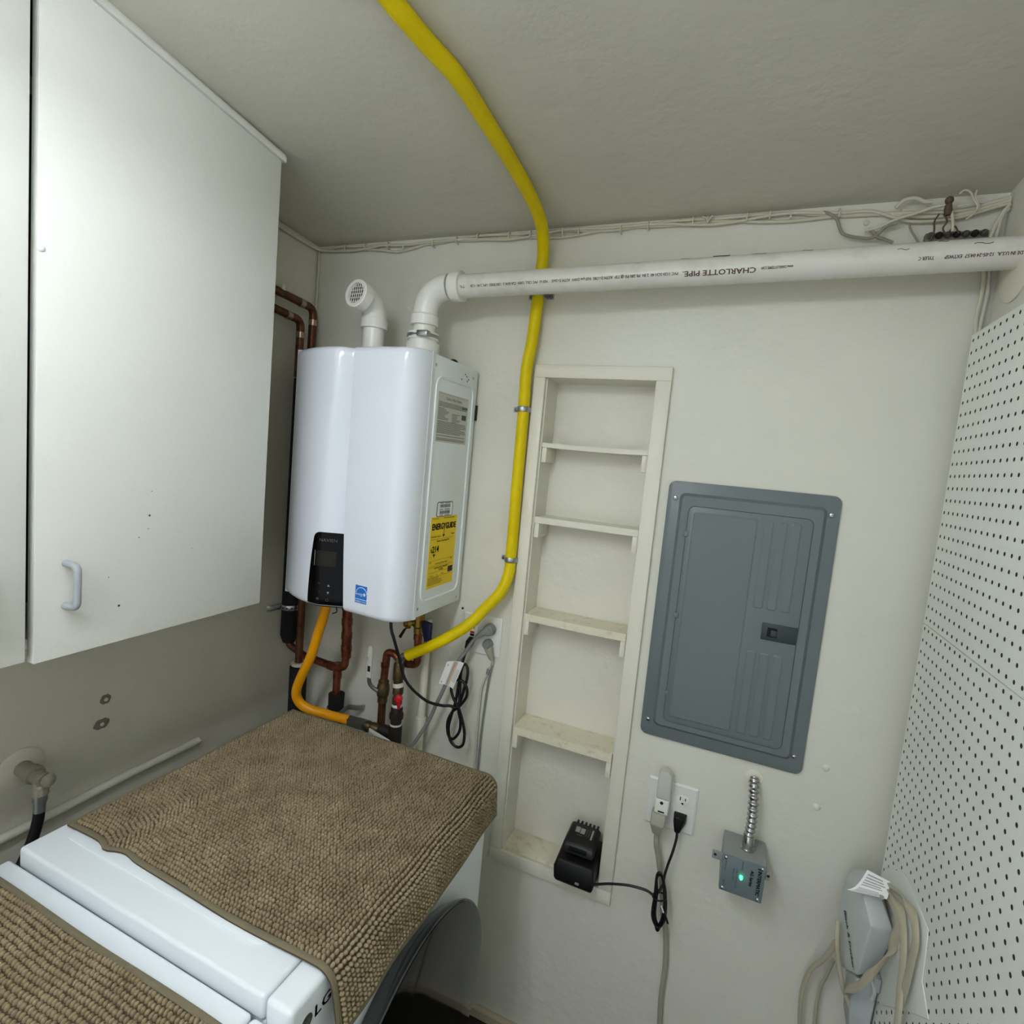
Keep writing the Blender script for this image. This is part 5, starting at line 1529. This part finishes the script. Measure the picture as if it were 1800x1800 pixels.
for (y, z, ry, rz, lab) in ((-0.640, 1.077, 0.011, 0.014, 'upper ragged hole patched in the left wall above the dryer'), (-0.648, 1.016, 0.016, 0.015, 'lower ragged hole patched in the left wall above the dryer')):
    t = thing('wall_hole', lab, 'wall patch', (0, y, z))
    b = MB()
    n = 18
    out1 = [(0.0002, y + ry * math.cos(2 * PI * k / n) * (1 + .16 * math.sin(k * 0.7 + 1) + .08 * math.sin(k * 2.1)), z + rz * math.sin(2 * PI * k / n) * (1 + .16 * math.cos(k * 0.7) + .08 * math.cos(k * 2.1))) for k in range(n)]
    b.prism(out1, (0.0012, 0, 0))
    b.build('broken_plaster', 'putty', t)
    MB().lathe((0.0012, y + 0.001, z - 0.001), (1, 0, 0), [(0, 0.005), (0.002, 0.0045), (0.003, 0.002)], 10).build('filler_dab', 'wall_left', t)

# ================================================================== cables along the ceiling line
t = thing('cable_run', 'painted cables stapled along the ceiling line of the back wall', 'cable', (0.8, -0.01, 2.38))
def wob(x, ph, amp): return amp * math.sin(x * 11 + ph) + amp * 0.6 * math.sin(x * 23 + 2 * ph)
for i, (ph, amp, z0, r, y0) in enumerate(((0.3, 0.0045, 2.396, 0.0042, -0.006), (1.9, 0.005, 2.388, 0.0040, -0.0065), (3.6, 0.0055, 2.391, 0.0036, -0.012))):
    pts = [(0.008 + 0.002 * i, -0.55, ceil_z(-0.55) - 0.010 - 0.006 * i), (0.008 + .002 * i, -0.28, ceil_z(-0.28) - 0.012 - 0.005 * i), (0.009 + .002 * i, -0.13, ceil_z(-0.13) - 0.012 - 0.006 * i), (0.012 + 0.003 * i, -0.03, 2.398 - 0.004 * i), (0.04 + 0.004 * i, y0, 2.394 - 0.003 * i)]
    x = 0.10
    while x < 1.60:
        sag = 0.010 * math.exp(-((x - 0.34) / 0.06) ** 2) if i > 0 else 0.004 * math.exp(-((x - 0.34) / 0.06) ** 2)
        dz = -0.010 * max(0, (x - 1.40) / 0.2)
        pts.append((x, y0, min(z0 + wob(x, ph, amp) - sag + dz, CH - r - 0.001)))
        x += 0.055
    if i == 0:
        pts += [(1.66, -0.012, 2.376), (1.74, -0.014, 2.372), (1.80, -0.018, 2.384), (1.826, -0.02, 2.390)]
    elif i == 1:
        pts += [(1.66, -0.012, 2.368), (1.74, -0.014, 2.364), (1.80, -0.018, 2.378), (1.826, -0.02, 2.384)]
    else:
        pts += [(1.66, -0.012, 2.358), (1.74, -0.014, 2.358), (1.80, -0.018, 2.372), (1.826, -0.02, 2.378)]
    MB().tube(smooth_path(pts, 5), r, 8).build('cable', 'cable', t, ang=60)
for x in (0.12, 0.20, 0.285, 0.345, 0.45, 0.53, 0.60, 0.70, 0.765, 0.86, 0.905, 1.02, 1.09, 1.20, 1.235, 1.325, 1.375, 1.42, 1.52):
    z = 2.391 + wob(x, 0.3, 0.003)
    if abs(x - 0.345) < 0.04: z -= 0.008
    MB().tube(fillet([(x, -0.0005, z - 0.008), (x, -0.0170, z - 0.007), (x, -0.0170, z + 0.008), (x, -0.0005, z + 0.009)], 0.004, 3), 0.0022, 6).build('staple', 'cable', t, ang=60)
MB().tube(smooth_path([(1.222, -0.016, 2.401), (1.232, -0.020, 2.395), (1.237, -0.02, 2.385)], 4), 0.0022, 6).build('tie_end', 'cable', t)
MB().tube(smooth_path([(1.246, -0.02, 2.4005), (1.240, -0.02, 2.393), (1.236, -0.02, 2.384)], 4), 0.0022, 6).build('tie_end', 'cable', t)
# vertical cable in the back-left corner
tag(MB().tube(smooth_path([(0.006, -0.006, 2.392), (0.007, -0.006, 2.34), (0.006, -0.006, 2.25), (0.006, -0.006, 2.1), (0.006, -0.006, 1.7)], 5), 0.004, 8).build('corner_cable', 'cable'), 'thin painted cable running down the back left corner behind the heater', 'cable')

t = thing('wire_tangle', 'tangle of loose old telephone wires in the upper right corner', 'wires', (1.68, -0.03, 2.30))
Wm = 'cable'
def wire(pts, r=0.003, m='cable', nm='loose_wire'):
    return MB().tube(smooth_path(pts, 6), r, 8).build(nm, m, t, ang=60)
wire([(1.487, -0.012, 2.392), (1.50, -0.014, 2.386), (1.516, -0.016, 2.372), (1.525, -0.018, 2.350), (1.535, -0.02, 2.336), (1.565, -0.02, 2.327), (1.592, -0.022, 2.325), (1.612, -0.024, 2.345), (1.632, -0.026, 2.352)], 0.0034, 'cablegrey')
wire([(1.580, -0.016, 2.345), (1.590, -0.02, 2.338), (1.600, -0.022, 2.325), (1.615, -0.024, 2.318), (1.63, -0.026, 2.31)], 0.0034, 'cablegrey')
wire([(1.574, -0.018, 2.342), (1.60, -0.022, 2.346), (1.632, -0.026, 2.360), (1.66, -0.03, 2.366), (1.69, -0.032, 2.375), (1.712, -0.034, 2.378)], 0.0034)
wire([(1.627, -0.018, 2.386), (1.640, -0.024, 2.399), (1.660, -0.028, 2.399), (1.675, -0.028, 2.391), (1.69, -0.026, 2.389)], 0.0042)
wire([(1.655, -0.02, 2.352), (1.660, -0.024, 2.335), (1.672, -0.026, 2.315), (1.682, -0.024, 2.300)], 0.0022, 'cablegrey')
wire([(1.725, -0.034, 2.365), (1.729, -0.036, 2.345), (1.732, -0.036, 2.322)], 0.0030)
wire([(1.735, -0.03, 2.400), (1.742, -0.034, 2.405), (1.752, -0.036, 2.399), (1.760, -0.036, 2.383), (1.768, -0.036, 2.37), (1.763, -0.036, 2.356), (1.752, -0.034, 2.345)], 0.0020)
wire([(1.764, -0.03, 2.404), (1.762, -0.034, 2.390), (1.770, -0.034, 2.372), (1.768, -0.034, 2.36)], 0.0022)
wire([(1.735, -0.03, 2.375), (1.755, -0.032, 2.376), (1.775, -0.03, 2.380)], 0.0022)
wire([(1.705, -0.030, 2.362), (1.698, -0.034, 2.345), (1.700, -0.034, 2.325), (1.695, -0.03, 2.30)], 0.0018, 'rust')
wire([(1.713, -0.030, 2.362), (1.720, -0.034, 2.345), (1.715, -0.034, 2.330), (1.725, -0.03, 2.32), (1.735, -0.03, 2.335), (1.745, -0.03, 2.32)], 0.0018, 'rust')
MB().ball((1.718, -0.036, 2.386), 0.008, 12).build('corroded_joint', 'rust', t)
MB().lathe((1.718, -0.036, 2.378), (0.05, 0, -1), [(0, 0.006), (0.012, 0.008), (0.022, 0.005)], 10).build('corroded_joint', 'rust', t)
t2_ = MB().box((1.690, -0.016, 2.292), (1.800, -0.0005, 2.330)).build('terminal_block', 'termgrey', t, bevel=0.002)
for k in range(7):
    x = 1.698 + k * 0.0155
    MB().lathe((x, -0.016, 2.3225), (0, -1, 0), [(0, 0.0068), (0.006, 0.0068), (0.009, 0.005), (0.012, 0.002)], 10).build('terminal_screw', 'iron' if k % 2 else 'nut', t2_)
MB().box((1.640, -0.010, 2.3755), (1.700, -0.0005, 2.388)).build('wire_clip', 'cable', t, bevel=0.002)
for (x, z) in ((1.562, 2.388), (1.577, 2.366)):
    MB().lathe((x, -0.0005, z), (0, -1, 0), [(0, 0.006), (0.003, 0.006), (0.004, 0.003)], 10).build('nail_head', 'cable', t)
t = thing('corner_cables', 'pair of pale cables running down the right corner behind the exhaust pipe', 'cable', (1.81, -0.02, 2.0))
for dx in (0, 0.009):
    MB().tube(smooth_path([(1.826, -0.020, 2.376 - dx), (1.814 + dx * .3, -0.022, 2.355), (1.803 + dx, -0.022, 2.318), (1.800 + dx, -0.022, 2.27), (1.804 + dx, -0.020, 2.20), (1.802 + dx * 1.1, -0.018, 2.15), (1.806 + dx * .6, -0.016, 2.10), (1.806 + dx, -0.014, 1.9), (1.806 + dx, -0.014, 1.02)], 6), 0.0038, 8).build('cable', 'lightcord' if dx else 'cable', t, ang=60)
